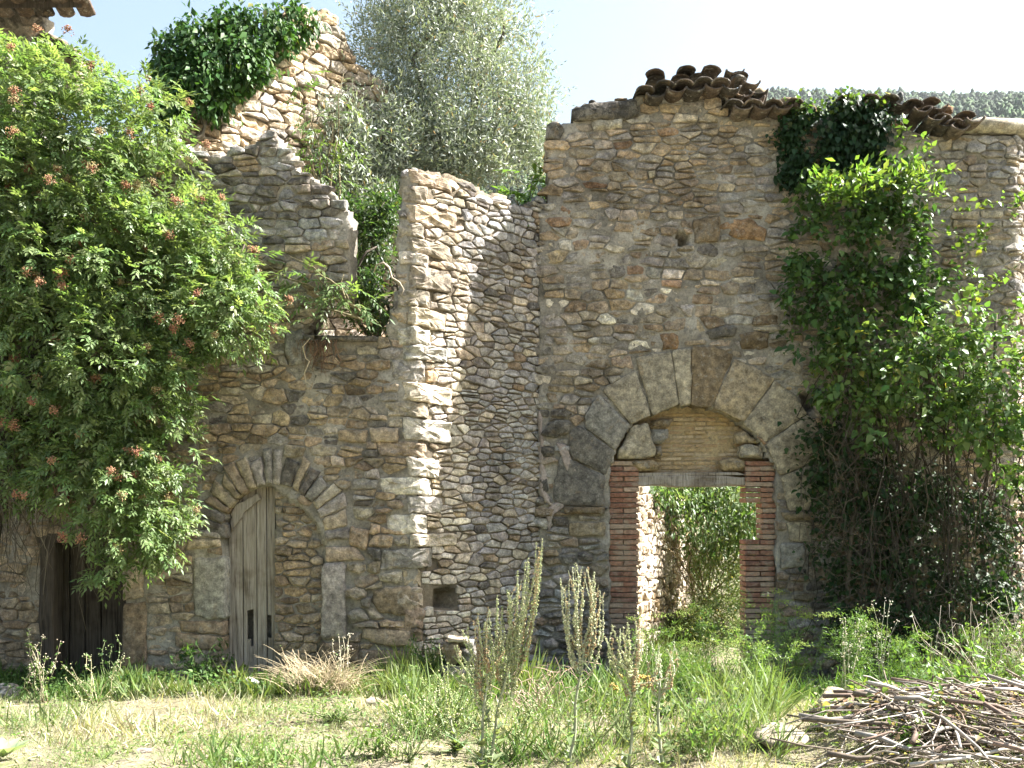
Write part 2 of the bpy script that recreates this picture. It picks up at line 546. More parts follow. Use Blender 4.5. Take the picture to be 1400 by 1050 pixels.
def layout(u0, u1, v0, v1, rows, wid, region, obst=(), within=None, gap=.015, asp=2.15, split=.22, jit=.2, seed=1, smaller=None):
    rnd = random.Random(seed)
    seeds = []
    v = v0 - rows[1]
    while v < v1 + rows[1]:
        h = rnd.uniform(*rows); x = u0 - rnd.uniform(.1, .6); ph = rnd.uniform(0, 6)
        while x < u1 + .4:
            w = rnd.uniform(*wid) * (.7 + .5 * rnd.random()); 
            dv = .035 * math.sin(x * 1.7 + ph * .3) + .015 * math.sin(x * 5 + ph)
            cx = x + w / 2; cy = v + h / 2 + dv
            s = smaller(cx, cy) if smaller else 0
            if rnd.random() < split + s and h > rows[0]:
                seeds.append((cx + rnd.uniform(-.1, .1) * w, cy + h * .25)); seeds.append((cx + rnd.uniform(-.1, .1) * w, cy - h * .25))
            else:
                seeds.append((cx + rnd.uniform(-.5, .5) * jit * w, cy + rnd.uniform(-.5, .5) * jit * h * 1.8))
            x += w
        v += h
    A = np.array(seeds); B = A * [1, asp]
    WT = np.array([rnd.uniform(-1, 1) for _ in seeds]) * (rows[0] * asp) ** 2 * .22
    obs = []
    for p in obst:
        p = ccw(p); e = edges_out(p); a = np.array(p)
        obs.append((e, a.min(0), a.max(0)))
    win = edges_out(ccw(within)) if within else None
    cells = []
    ok = region(A[:, 0], A[:, 1])
    for i in np.nonzero(ok)[0]:
        p = B[i]; dd = ((B - p) ** 2).sum(1)
        near = np.argsort(dd)[1:16]
        poly = [(p[0] - .5, p[1] - .5), (p[0] + .5, p[1] - .5), (p[0] + .5, p[1] + .5), (p[0] - .5, p[1] + .5)]
        for q in near:
            nx, ny = B[q] - p; l = math.hypot(nx, ny)
            if l < 1e-6: continue
            nx /= l; ny /= l
            off = l / 2 + (WT[i] - WT[q]) / (2 * l)
            g = gap / 2 * math.hypot(nx, ny * asp)
            poly = clip_half(poly, nx, ny, nx * p[0] + ny * p[1] + off - g)
            if len(poly) < 3: break
        if len(poly) < 3: continue
        poly = [(x, y / asp) for x, y in poly]
        cx, cy = centroid(poly)
        bad = False
        for e, mn, mx in obs:
            if cx < mn[0] - .5 or cx > mx[0] + .5 or cy < mn[1] - .5 or cy > mx[1] + .5: continue
            best = max(e, key=lambda k: k[0] * cx + k[1] * cy - k[2])
            if best[0] * cx + best[1] * cy - best[2] <= 0.004: bad = True; break
            poly = clip_half(poly, -best[0], -best[1], -(best[2] + gap * .6))
            if len(poly) < 3: bad = True; break
        if bad: continue
        if win:
            for nx, ny, c in win:
                poly = clip_half(poly, nx, ny, c - gap * .5)
                if len(poly) < 3: bad = True; break
            if bad: continue
        a = area(poly)
        if a < .0007: continue
        cells.append(poly)
    return cells

class Wall:
    def __init__(s, pts, ustart, r=.05):
        P = np.array(pts, float); L = np.hypot(*(P[1:] - P[:-1]).T); s.U = ustart + np.concatenate([[0], np.cumsum(L)])
        s.P = P
        us = np.arange(s.U[0] - .6, s.U[-1] + .6, .02)
        def pos(u):
            x = np.interp(u, s.U, P[:, 0]); y = np.interp(u, s.U, P[:, 1])
            d0 = (P[1] - P[0]) / L[0]; d1 = (P[-1] - P[-2]) / L[-1]
            lo = np.minimum(u - s.U[0], 0); hi = np.maximum(u - s.U[-1], 0)
            return x + lo * d0[0] + hi * d1[0], y + lo * d0[1] + hi * d1[1]
        a = pos(us - r); c = pos(us + r); m_ = pos(us)
        s.us = us; s.x = (a[0] + m_[0] + c[0]) / 3; s.y = (a[1] + m_[1] + c[1]) / 3
        dx = c[0] - a[0]; dy = c[1] - a[1]; l = np.hypot(dx, dy)
        s.nx = dy / l; s.ny = -dx / l
    def map(s, u, v, d):
        nx = np.interp(u, s.us, s.nx); ny = np.interp(u, s.us, s.ny); l = np.hypot(nx, ny)
        return np.stack([np.interp(u, s.us, s.x) + nx / l * d, np.interp(u, s.us, s.y) + ny / l * d, np.asarray(v) + 0 * np.asarray(u)], -1)
    def uv(s, px, py, seg=0):
        """photo pixel on this wall -> (u, v)"""
        p0 = s.P[seg]; d = s.P[seg + 1] - p0; l = math.hypot(*d); d = d / l
        c = (px - HX) / FPX
        u = (c * p0[1] - p0[0]) / (d[0] - c * d[1])
        Y = p0[1] + d[1] * u
        return (s.U[seg] + u, EYE + (HY - py) / FPX * Y)
    def poly(s, pts, seg=0): return [s.uv(x, y, seg) for x, y in pts]

def stone_geo(wall, poly, d0, depth, rnd, bulge=.005, rough=.008, bevel=.007, tilt=.05, step=.045, flat=False, nmax=20):
    poly = ccw(poly)
    # one corner-cutting pass
    q = []
    n = len(poly); cut = .05 if flat else rnd.uniform(.03, .10)
    for i in range(n):
        a = poly[i]; b_ = poly[(i + 1) % n]
        q.append((a[0] + (b_[0] - a[0]) * cut, a[1] + (b_[1] - a[1]) * cut)); q.append((b_[0] + (a[0] - b_[0]) * cut, b_[1] + (a[1] - b_[1]) * cut))
    O = []
    for i in range(len(q)):
        a = q[i]; b_ = q[(i + 1) % len(q)]; l = math.hypot(b_[0] - a[0], b_[1] - a[1])
        if l < .006 and len(q) > 6: continue
        k = min(6, max(1, int(l / step + .5)))
        for z in range(k): O.append((a[0] + (b_[0] - a[0]) * z / k, a[1] + (b_[1] - a[1]) * z / k))
    O = np.array(O); N = len(O)
    c = O.mean(0); ext = O.max(0) - O.min(0); mn = min(ext)
    bevel = min(bevel, mn * .22)
    sc = 1 - bevel / (mn * .5 + 1e-6)
    rings = [(.98, -depth), (1.0, -bevel * .9), (.35 + sc * .65, -bevel * .3), (sc, 0), (.68, bulge * .7)]
    if mn > .11: rings.append((.34, bulge))
    tu, tv = rnd.uniform(-tilt, tilt), rnd.uniform(-tilt, tilt)
    so = rnd.uniform(0, 500)
    UV = np.concatenate([c + (O - c) * s_ for s_, _ in rings] + [c[None]])
    D = np.concatenate([np.full(N, dd) for _, dd in rings] + [[bulge]])
    X3 = np.concatenate([UV, np.full((len(UV), 1), so)], 1)
    rr = rough * 1.0
    D = D + rr * fbm(X3, 9, 2, 1) * 1.1 + rr * .9 * vn(X3, 30, 5) + tu * (UV[:, 0] - c[0]) + tv * (UV[:, 1] - c[1])
    if not flat: D = D + rr * 2.2 * (np.abs(vn(X3, 7, 41)) - .35) * np.concatenate([np.ones(len(D) - 1), [1]])
    D[:N] = -depth
    J = np.stack([vn(X3, 22, 11), vn(X3, 22, 12)], -1) * min(mn * .1, .014)
    UV = UV + J
    V = wall.map(UV[:, 0], UV[:, 1], D + d0)
    F = []
    K = len(rings)
    for r_ in range(K - 1):
        for i in range(N):
            j = (i + 1) % N
            F.append([r_ * N + i, r_ * N + j, (r_ + 1) * N + j, (r_ + 1) * N + i])
    ce = K * N
    for i in range(N): F.append([(K - 1) * N + i, (K - 1) * N + (i + 1) % N, ce])
    return V, F

PAL = {
    'ochre': (.39, .30, .18), 'tan': (.38, .31, .21), 'beige': (.41, .36, .27), 'grey': (.33, .315, .28), 'cool': (.30, .305, .30),
    'dark': (.15, .14, .125), 'brown': (.27, .205, .13), 'rust': (.33, .21, .12), 'pale': (.56, .52, .43), 'gold': (.43, .33, .19)}

def pick(rnd, w):
    ks = list(w); tot = sum(w.values()); x = rnd.random() * tot
    for k in ks:
        x -= w[k]
        if x <= 0: break
    c = np.array(PAL[k]); g_ = c.mean(); c = (c + (g_ - c) * .18) * rnd.uniform(.76, 1.38)
    return np.clip(c * np.array([1.03, .985, .985]) * np.array([rnd.uniform(.975, 1.025) for _ in range(3)]), .02, .8)

def emit(wall, parent, cells, mat, pal, dfun, seed, name='stone', rest='small_stones', limit=300, depth=.1, **kw):
    rnd = random.Random(seed)
    cells = sorted(cells, key=lambda p: -area(p))
    buf = Buf()
    for i, p in enumerate(cells):
        cx, cy = centroid(p)
        d, extra = dfun(cx, cy, rnd)
        k2 = dict(kw); k2.update(extra)
        w = pal(cx, cy) if callable(pal) else pal
        V, F = stone_geo(wall, p, d, k2.pop('depth', depth), rnd, **k2)
        t = pick(rnd, w)
        if i < limit: part(name, parent, V, F, mat, t, False)
        else: buf.add(V, F, t)
    buf.build(rest, parent, mat, False, kind='stuff')
    return len(cells)

def sheet(wall, parent, name, mat, u0, u1, v0, v1, res, mask, dfun, thick, amp=.012, seed=0, kind=None, tint=None):
    """front skin with closed sides and back: a solid wall core"""
    nu = int(round((u1 - u0) / res)); nv = int(round((v1 - v0) / res))
    uc = u0 + (np.arange(nu) + .5) * res; vc = v0 + (np.arange(nv) + .5) * res
    UC, VC = np.meshgrid(uc, vc)
    M = mask(UC, VC)
    ug = u0 + np.arange(nu + 1) * res; vg = v0 + np.arange(nv + 1) * res
    UG, VG = np.meshgrid(ug, vg); n1 = UG.size
    P = np.stack([UG, VG, UG * 0 + seed], -1)
    UJ = UG + .45 * res * vn(P, 13, 21); VJ = VG + .45 * res * vn(P, 13, 22)
    D = dfun(UG, VG) + amp * fbm(P, 6, 3, 3) + amp * .5 * vn(P, 28, 4)
    A = wall.map(UJ.ravel(), VJ.ravel(), D.ravel())
    steps = [0, 1] if thick < .2 else [0, .12, .25, .4, .55, .75, 1]
    TH = np.full(UG.size, -thick)
    layers = [A]
    for s_ in steps[1:]:
        dd = D.ravel() * (1 - s_) + TH * s_
        jj = (1.5 * res * fbm(np.concatenate([P.reshape(-1, 3)[:, :2], np.full((UG.size, 1), s_ * 7)], 1), 9, 2, 7)) if s_ < 1 else 0
        layers.append(wall.map(UJ.ravel() + jj, VJ.ravel() + jj, dd))
    V = np.vstack(layers); Lb = (len(layers) - 1) * n1
    idx = lambda r, c: r * (nu + 1) + c
    r, c = np.nonzero(M)
    f = np.stack([idx(r, c), idx(r, c + 1), idx(r + 1, c + 1), idx(r + 1, c)], -1)
    Fs = [f, f[:, ::-1] + Lb]
    Mp = np.pad(M, 1)
    for dr, dc, a, b_ in ((-1, 0, (0, 0), (0, 1)), (0, 1, (0, 1), (1, 1)), (1, 0, (1, 1), (1, 0)), (0, -1, (1, 0), (0, 0))):
        e = M & ~Mp[1 + dr:1 + dr + nv, 1 + dc:1 + dc + nu]
        r, c = np.nonzero(e)
        p = idx(r + a[0], c + a[1]); q = idx(r + b_[0], c + b_[1])
        for k in range(len(layers) - 1):
            Fs.append(np.stack([q + k * n1, p + k * n1, p + (k + 1) * n1, q + (k + 1) * n1], -1))
    F = np.vstack(Fs)
    used = np.unique(F); re = np.full(len(V), -1); re[used] = np.arange(len(used))
    return part(name, parent, V[used], re[F], mat, tint, True, kind)
# ------------------------------------------------------------ the left front wall and the side wall that returns from its corner
LW = Wall([(-6.2, 10.0), (-0.948, 10.0), (0.36, 11.27)], -6.2)
CU = -0.948                                                     # u of the corner
lp = lambda pts: LW.poly(pts, 0)
sp = lambda pts: LW.poly(pts, 1)
left_top = lp([(-90, 190), (60, 205), (180, 200), (235, 192), (262, 204), (300, 213), (330, 200), (368, 188), (392, 205), (408, 236), (440, 250),
               (458, 272), (474, 288), (549, 288), (549, 236), (571, 230)])
side_top = sp([(578, 232), (598, 236), (640, 246), (664, 262), (690, 266), (704, 280), (722, 282), (745, 270)])
prof = left_top + side_top
PU = np.array([p[0] for p in prof]); PV = np.array([p[1] for p in prof])
notch = [lp([(473, 180), (549, 180), (541, 402), (479, 402)]), lp([(446, 400), (541, 400), (528, 459), (418, 459)])]
arch_l = lp([(304, 960), (304, 722), (312, 692), (330, 673), (352, 665), (380, 668), (408, 688), (430, 714), (441, 742), (443, 960)])
door_l = lp([(304, 960), (304, 722), (312, 692), (330, 673), (352, 665), (371, 666), (371, 960)])
infill = lp([(372, 960), (372, 668), (408, 690), (430, 716), (440, 742), (442, 960)])
barn = lp([(58, 960), (58, 742), (168, 742), (168, 960)])

left_mask = lambda U, V: (U < CU) & (V < np.interp(U, PU, PV)) & ~in_poly(notch[0], U, V) & ~in_poly(notch[1], U, V)

def left_rec(U, V):
    r = np.where(in_poly(infill, U, V), -.085, 0.0)
    r = np.where(in_poly(door_l, U, V), -.34, r)
    return np.where(in_poly(barn, U, V), -.42, r)

putlog = sp([(594, 806), (624, 808), (624, 834), (594, 834)])
left_wall = thing('ruined_wall', 'tan rubble front wall with the small arched plank door, its top broken and notched', 'wall', (-3.0, 10.0, -.15))
side_wall = thing('ruined_wall', 'dry grey rubble side wall with a sunlit quoined corner, between the two doorways', 'wall', (-.3, 10.6, -.2))

sheet(LW, left_wall, 'mortar', M_MORT, -6.2, CU, -.9, 5.5, .035, left_mask, lambda U, V: left_rec(U, V) - .016, .5, .015, 1)
sheet(LW, side_wall, 'earth_joints', M_EARTH, CU, .86, -.9, 5.2, .035, lambda U, V: V < np.interp(U, PU, PV),
      lambda U, V: np.where(in_poly(putlog, U, V), -.27, -.026), .3, .012, 2)

# stones set by hand: arch stones over the plank door, its jambs, the corner stones
Z5 = lambda pts: lp([(180 + x / 3.5, 380 + y / 3.5) for x, y in pts])
Z6 = lambda pts: lp([(180 + x / 3.0875, 620 + y / 3.0875) for x, y in pts])
vous_l = [
    ('jamb_stone', Z6([(815, 395), (940, 392), (985, 450), (820, 455)]), 'tan'),
    ('jamb_stone', Z6([(805, 465), (895, 460), (905, 480), (905, 785), (800, 785)]), 'grey'),
    ('jamb_stone', Z6([(795, 795), (960, 800), (965, 885), (795, 880)]), 'brown'),
    ('jamb_stone', Z6([(262, 232), (320, 225), (400, 262), (398, 292), (256, 272)]), 'dark'),
    ('jamb_stone', Z6([(242, 280), (400, 302), (400, 355), (310, 352), (235, 318)]), 'dark'),
    ('jamb_stone', Z6([(255, 372), (300, 362), (400, 366), (400, 430), (262, 425)]), 'grey'),
    ('jamb_stone', Z6([(258, 440), (396, 438), (396, 695), (330, 700), (268, 680)]), 'grey'),
    ('jamb_stone', Z6([(195, 705), (388, 712), (392, 768), (210, 750)]), 'brown'),
    ('jamb_stone', Z6([(187, 758), (392, 775), (392, 832), (188, 815)]), 'brown'),
    ('jamb_stone', lp([(168, 758), (196, 762), (197, 815), (168, 822)]), 'tan'),
    ('jamb_stone', lp([(168, 826), (199, 822), (201, 905), (168, 912)]), 'brown'),
    ('jamb_stone', lp([(168, 915), (203, 909), (205, 960), (168, 962)]), 'brown'),
    ('stone', lp([(511, 806), (558, 802), (573, 815), (575, 836), (560, 842), (520, 838), (508, 825)]), 'brown'),
    ('stone', lp([(497, 858), (560, 862), (565, 884), (520, 882), (495, 872)]), 'brown'),
    ('stone', lp([(492, 888), (560, 890), (562, 935), (490, 930)]), 'brown'),
    ('stone', lp([(463, 588), (502, 588), (500, 606), (462, 603)]), 'gold'),
    ('stone', lp([(505, 585), (545, 585), (545, 605), (507, 603)]), 'tan'),
    ('stone', lp([(479, 720), (505, 724), (502, 752), (478, 745)]), 'gold'),
    ('stone', lp([(392, 455), (412, 450), (418, 462), (420, 495), (396, 500), (388, 478)]), 'cool'),
    ('lintel', lp([(415, 459), (516, 461), (515, 468), (416, 467)]), 'dark'),
]

ra = random.Random(8); ang_ = 186.0; ring = []
while ang_ > 2:
    w_ = ra.uniform(7, 13.5); a0 = math.radians(ang_ - .6); a1 = math.radians(max(ang_ - w_, -6) + .6); ang_ -= w_
    ro_ = ra.uniform(1.42, 1.66); k_ = ra.uniform(-.04, .04)
    pp = lambda a_, s_: (373 + 71 * s_ * math.cos(a_), 740 - 77 * s_ * math.sin(a_))
    ring.append(('arch_stone', lp([pp(a0, 1.02), pp(a1, 1.02), pp(a1, ro_ + k_), pp(a0, ro_ - k_)]), ra.choice(['tan', 'grey', 'brown', 'dark', 'grey', 'tan', 'beige'])))
vous_l = ring + [v_ for v_ in vous_l if not any(inside(edges_out(ccw(r_[1])), *centroid(ccw(v_[1]))) for r_ in ring)]
rnd = random.Random(5)
def grow(poly, k):
    cx, cy = centroid(ccw(poly)); s_ = 1 + k / math.sqrt(area(poly))
    return [(cx + (x - cx) * s_, cy + (y - cy) * s_) for x, y in poly]
left_obs = [p for _, p, _ in vous_l]
for nm, p, col in vous_l:
    V, F = stone_geo(LW, p, .018 + rnd.uniform(-.008, .012) + (.05 if nm == 'lintel' else 0), .38 if nm in ('jamb_stone', 'arch_stone') else .12, rnd, bulge=.008, rough=.007, bevel=.014, tilt=.03, step=.04, flat=True, nmax=26)
    part(nm, left_wall, V, F, M_ASHLAR, pick(rnd, {col: 1}), True)

# corner stones: long and short in turn, bent round the corner
quoins = []
ys_ = [233]
for h_ in (19, 25, 26, 20, 22, 18, 32, 24, 26, 25, 22, 30, 27, 22, 32, 22, 27, 25, 24, 29, 19, 28, 24, 28, 30, 18, 24, 30, 34):
    ys_.append(ys_[-1] + h_)
for i in range(len(ys_) - 1):
    y0, y1 = ys_[i], ys_[i + 1]
    vt = EYE + (HY - y0) / 135.; vb = EYE + (HY - y1) / 135.
    a = (.14, .42)[i % 2] * rnd.uniform(.6, 1.2); c_ = (.42, .15)[i % 2] * rnd.uniform(.6, 1.25)
    if y0 < 290: a = min(a, .165)
    elif y0 < 460: a = min(a, .2)
    if 770 < y0 < 880: c_ = min(c_, .06); 
    g = .008; s1 = rnd.uniform(-.02, .02); s2 = rnd.uniform(-.035, .015)
    quoins.append([(CU - a, vb + g + s1), (CU, vb + g), (CU + c_, vb + g + s2), (CU + c_ + rnd.uniform(-.02, .02), vt - g + s2), (CU, vt - g), (CU - a + rnd.uniform(-.02, .02), vt - g + s1)])
for i, p in enumerate(quoins):
    V, F = stone_geo(LW, p, .008 + rnd.uniform(-.012, .018), .16, rnd, bulge=.005, rough=.014, bevel=.011, tilt=.03, step=.03, nmax=34)
    part('corner_stone', side_wall, V, F, M_DRY, pick(rnd, {'beige': 4, 'tan': 1.5, 'pale': 3, 'grey': 2} if i < 24 else {'tan': 3, 'brown': 2, 'beige': 2}), False)

def px_of(u, v, D=10.0): return HX + u / D * FPX, HY - (v - EYE) / D * FPX

cells = layout(-6.2, CU - .02, -.7, 5.4, (.065, .15), (.11, .33), left_mask, left_obs + quoins + notch + [arch_l, barn], gap=.014, seed=3, split=.25)
def pal_l(u, v):
    x, y = px_of(u, v)
    if y < 330: return {'grey': 4, 'cool': 3, 'beige': 1, 'dark': 4, 'ochre': .6}
    if y > 700 and x < 300: return {'tan': 4, 'beige': 2, 'brown': 2}
    if 400 < y < 650: return {'tan': 4, 'ochre': 3, 'grey': 2, 'dark': 1.3, 'brown': 2, 'beige': 2}
    return {'tan': 3, 'ochre': 2.5, 'beige': 3, 'brown': 1.5, 'grey': 2.5, 'gold': .8, 'dark': .8}
def d_l(u, v, r):
    x, y = px_of(u, v)
    if y > 690 and x > 440: return r.uniform(0, .06), {'bulge': .012, 'rough': .014, 'bevel': .013}
    if y < 470: return r.uniform(-.004, .03), {'rough': .012}
    return r.gauss(.004, .012), {}
emit(LW, left_wall, cells, M_STONE, pal_l, d_l, 4, bulge=.004, rough=.010, bevel=.007)
cells = layout(LW.uv(371, 0)[0], LW.uv(442, 0)[0], -.8, 1.9, (.075, .13), (.12, .27), lambda U, V: in_poly(infill, U, V), within=infill, gap=.014, seed=8)
emit(LW, left_wall, cells, M_STONE, {'gold': 1.5, 'ochre': 4, 'tan': 3, 'brown': 2}, lambda u, v, r: (-.08 + r.uniform(-.005, .03), {}), 9, name='infill_stone', rest='small_infill', bulge=.01, rough=.01, bevel=.014)

side_mask = lambda U, V: (V < np.interp(U, PU, PV)) & (U > CU) & (U < .88)
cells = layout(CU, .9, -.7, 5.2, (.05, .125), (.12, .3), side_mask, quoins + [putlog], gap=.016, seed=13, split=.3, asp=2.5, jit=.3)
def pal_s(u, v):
    if u < -.3: return {'beige': 4, 'grey': 1, 'tan': 1, 'pale': 7, 'gold': .4}  # paler stones near the corner: the sunlit strip is painted into their colour
    return {'grey': 5, 'cool': 5, 'beige': 2, 'brown': .6, 'dark': 1.5}  # grey stone, with dark ones mixed in to paint the shaded part
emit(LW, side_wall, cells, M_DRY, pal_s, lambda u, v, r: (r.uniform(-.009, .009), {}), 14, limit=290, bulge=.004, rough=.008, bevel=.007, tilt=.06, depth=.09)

# the old plank door in the small arch
door = thing('plank_door', 'narrow grey weathered plank door with two holes near its foot, in the small arch', 'door', (-2.65, 10.2, -.2))
xs_ = [307, 327, 346, 360, 372]
for i in range(4):
    x0 = xs_[i] + .6; x1 = xs_[i + 1] - .6
    tops = {307: 716, 327: 679, 346: 667, 360: 664, 372: 668}
    u0 = LW.uv(x0, 0)[0]; u1 = LW.uv(x1, 0)[0]
    nv = 26; N = 4
    vb = LW.uv(0, 938)[1]; lean = -.02
    V = []; F = []
    cols = np.linspace(u0, u1, N + 1)
    tt = [LW.uv(0, tops[xs_[i]] + (tops[xs_[i + 1]] - tops[xs_[i]]) * k / N)[1] for k in range(N + 1)]
    hole = {1: (862, 820, 900), 2: (0, 0, 0), 3: (865, 845, 885)}.get(i)
    for layer in (0, 1):
        for r_ in range(nv + 1):
            for k in range(N + 1):
                v = vb + (tt[k] - vb) * r_ / nv
                d = -.17 - i % 2 * .008 - layer * .03 + (0 if layer else .004 * math.sin(k * 2.2 + i + r_ * .3))
                ragged = .02 * R.random() if r_ == 0 else 0
                V.append(LW.map(cols[k] + lean * (v - vb) * .3, v + ragged, d))
    n1 = (nv + 1) * (N + 1)
    def cut(r_, k):
        if i not in (1, 3): return False
        y = HY - (vb + (tt[2] - vb) * (r_ + .5) / nv - EYE) * 135
        if i == 1: return (838 < y < 880 and k in (1, 2)) or (880 < y < 892 and k == 2)
        return 843 < y < 874 and k in (0, 1)
    solid = {(r_, k) for r_ in range(nv) for k in range(N) if not cut(r_, k)}
    for r_, k in solid:
        a = r_ * (N + 1) + k; q = [a, a + 1, a + N + 2, a + N + 1]
        F.append(q); F.append([z + n1 for z in q[::-1]])
        for (dr, dk, e0, e1) in ((-1, 0, 0, 1), (0, 1, 1, 2), (1, 0, 2, 3), (0, -1, 3, 0)):
            if (r_ + dr, k + dk) not in solid: F.append([q[e1], q[e0], q[e0] + n1, q[e1] + n1])
    part('plank', door, np.array(V), F, M_WOOD)
V, F = stone_geo(LW, lp([(312, 700), (318, 690), (348, 674), (352, 682), (330, 700), (312, 728)]), -.11, .05, rnd, bulge=.003, rough=.002, bevel=.008, flat=True)
part('head_board', door, V, F, M_WOOD)

# barn door in deep shade under the elder
barn_door = thing('barn_door', 'wide dark wooden barn door in the shade below the elder bush', 'door', (-4.3, 10.3, -.2))
xs_ = [60, 78, 100, 123, 146, 168]
for i in range(5):
    u0 = LW.uv(xs_[i] + .7, 0)[0]; u1 = LW.uv(xs_[i + 1] - .7, 0)[0]
    V, F = stone_geo(LW, [(u0, -.25), (u1, -.25 + R.uniform(0, .06)), (u1, 1.35), (u0, 1.35)], -.27 + R.uniform(-.012, .012), .04, rnd, bulge=.002, rough=.003, bevel=.006, tilt=0, flat=True, step=.1)
    part('plank', barn_door, V, F, M_DARKWOOD)
V, F = stone_geo(LW, lp([(56, 735), (76, 735), (74, 950), (54, 950)]), .03, .2, rnd, bulge=.004, rough=.006, bevel=.01, tilt=0, flat=True)
part('door_post', barn_door, V, F, M_DARKWOOD)
V, F = stone_geo(LW, lp([(50, 728), (176, 730), (176, 744), (50, 743)]), .02, .3, rnd, bulge=.004, rough=.006, bevel=.01, tilt=0, flat=True)
part('lintel', barn_door, V, F, M_DARKWOOD)

# ------------------------------------------------------------ the right front wall with the big arch
RW = Wall([(.2, 11.2), (5.72, 11.2), (6.9, 12.4)], .2)
rp = lambda pts: RW.poly(pts, 0)
DR = 11.2
rt = rp([(700, 192), (745, 190), (753, 172), (781, 168), (784, 150), (864, 142), (868, 132), (930, 126), (984, 130), (990, 158), (1085, 160),
         (1092, 172), (1112, 176), (1126, 158), (1222, 158), (1236, 178), (1262, 190), (1310, 186), (1384, 184), (1400, 186), (1500, 186)])
RU = np.array([p[0] for p in rt]); RV = np.array([p[1] for p in rt])
arch_r = rp([(834, 980), (834, 636), (842, 612), (866, 578), (892, 560), (922, 553), (972, 553), (996, 562), (1024, 584), (1046, 614), (1060, 640), (1062, 980)])
right_mask = lambda U, V: (U > np.where(V > 5.03, .40, .30)) & (V < np.interp(U, RU, RV)) & ~in_poly(arch_r, U, V)
right_wall = thing('ruined_wall', 'tall tan rubble wall with the large stone arch and roof tiles along its top', 'wall', (3.0, 11.2, -.5))
Z1 = lambda pts: rp([(700 + x / 2.917, 420 + y / 2.917) for x, y in pts])
hole_r = rp([(923, 321), (934, 315), (944, 330), (932, 336)])
hole_2 = rp([(1093, 540), (1106, 534), (1116, 550), (1104, 570)])
def d_plaster(U, V):
    """how far the mortar stands out: thick smeared mortar high on the wall, washed out low down"""
    y = HY - (V - EYE) / DR * FPX; x = HX + U / DR * FPX
    P = np.stack([U, V, U * 0 + 3], -1)
    a = .012 * np.clip(vn(P, 1.1, 31) + .5 - np.clip((y - 560) / 200, 0, 1.4), -1, 1)
    h_ = in_poly(hole_r, U, V) | in_poly(hole_2, U, V)
    return np.where(h_, -.22, -.016 + a)
sheet(RW, right_wall, 'mortar', M_MORT, .2, 7.2, -.95, 6.7, .035, right_mask, d_plaster, .5, .017, 5)
vous_r = [
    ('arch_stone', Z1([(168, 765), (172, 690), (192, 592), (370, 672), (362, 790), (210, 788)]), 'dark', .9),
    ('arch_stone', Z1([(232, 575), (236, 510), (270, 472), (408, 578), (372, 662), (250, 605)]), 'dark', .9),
    ('arch_stone', Z1([(290, 440), (345, 352), (468, 470), (412, 568), (300, 482)]), 'grey', .75),
    ('arch_stone', Z1([(362, 330), (490, 255), (552, 428), (475, 464)]), 'beige', .85),
    ('arch_stone', Z1([(496, 205), (560, 190), (632, 182), (662, 388), (560, 428)]), 'beige', .8),
    ('arch_stone', Z1([(638, 178), (712, 168), (711, 384), (668, 388)]), 'beige', 1),
    ('arch_stone', Z1([(718, 160), (800, 158), (878, 195), (796, 394), (716, 388)]), 'brown', .72),
    ('arch_stone', Z1([(884, 214), (960, 238), (1042, 290), (920, 456), (802, 396)]), 'tan', .85),
    ('arch_stone', Z1([(1048, 296), (1120, 350), (1168, 428), (1012, 536), (924, 462)]), 'beige', .85),
    ('arch_stone', Z1([(1174, 434), (1225, 500), (1262, 590), (1072, 668), (1016, 546)]), 'beige', .9),
    ('arch_stone', Z1([(1266, 604), (1300, 690), (1310, 800), (1105, 812), (1075, 678)]), 'beige', .9),
    ('impost', Z1([(205, 797), (368, 797), (368, 825), (230, 825), (205, 815)]), 'brown', .8),
    ('impost', Z1([(1070, 818), (1200, 816), (1200, 846), (1090, 850)]), 'tan', .8),
    ('jamb_stone', Z1([(228, 858), (372, 858), (372, 912), (228, 912)]), 'tan', .75),
    ('jamb_stone', Z1([(1095, 856), (1190, 856), (1190, 935), (1110, 935)]), 'beige', .8),
    ('jamb_stone', Z1([(1070, 942), (1165, 942), (1165, 1035), (1070, 1040)]), 'grey', .75),
    ('stone', Z1([(905, 110), (955, 95), (1025, 100), (1020, 160), (985, 170), (915, 165)]), 'brown', .8),
    ('stone', Z1([(770, 98), (860, 70), (895, 85), (890, 115), (790, 130)]), 'dark', .8),
    ('stone', Z1([(590, 105), (650, 100), (670, 125), (660, 165), (600, 168)]), 'rust', .8),
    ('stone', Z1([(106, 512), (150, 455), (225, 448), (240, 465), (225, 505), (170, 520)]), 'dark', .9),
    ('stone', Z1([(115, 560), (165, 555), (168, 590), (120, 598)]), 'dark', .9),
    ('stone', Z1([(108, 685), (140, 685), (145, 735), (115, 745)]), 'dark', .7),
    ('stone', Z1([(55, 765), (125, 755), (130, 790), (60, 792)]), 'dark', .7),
    ('cap_stone', rp([(746, 172), (762, 166), (772, 178), (764, 192), (747, 192)]), 'dark', .8),
    ('cap_stone', rp([(781, 150), (800, 143), (868, 137), (873, 158), (850, 165), (782, 166)]), 'dark', .6),
    ('cap_stone', rp([(1313, 176), (1330, 168), (1395, 166), (1440, 168), (1440, 180), (1314, 181)]), 'pale', .8),
    ('stone', rp([(1279, 243), (1290, 232), (1306, 236), (1313, 244), (1308, 254), (1282, 254)]), 'cool', 1.1),
    ('stone', rp([(978, 310), (1002, 300), (1026, 299), (1048, 315), (1044, 330), (1005, 326)]), 'rust', 1),
    ('stone', rp([(947, 300), (986, 296), (984, 330), (950, 333)]), 'brown', 1.1),
    ('stone', rp([(808, 163), (852, 164), (850, 175), (812, 178)]), 'pale', .95),
]
right_obs = [p for _, p, _, _ in vous_r]
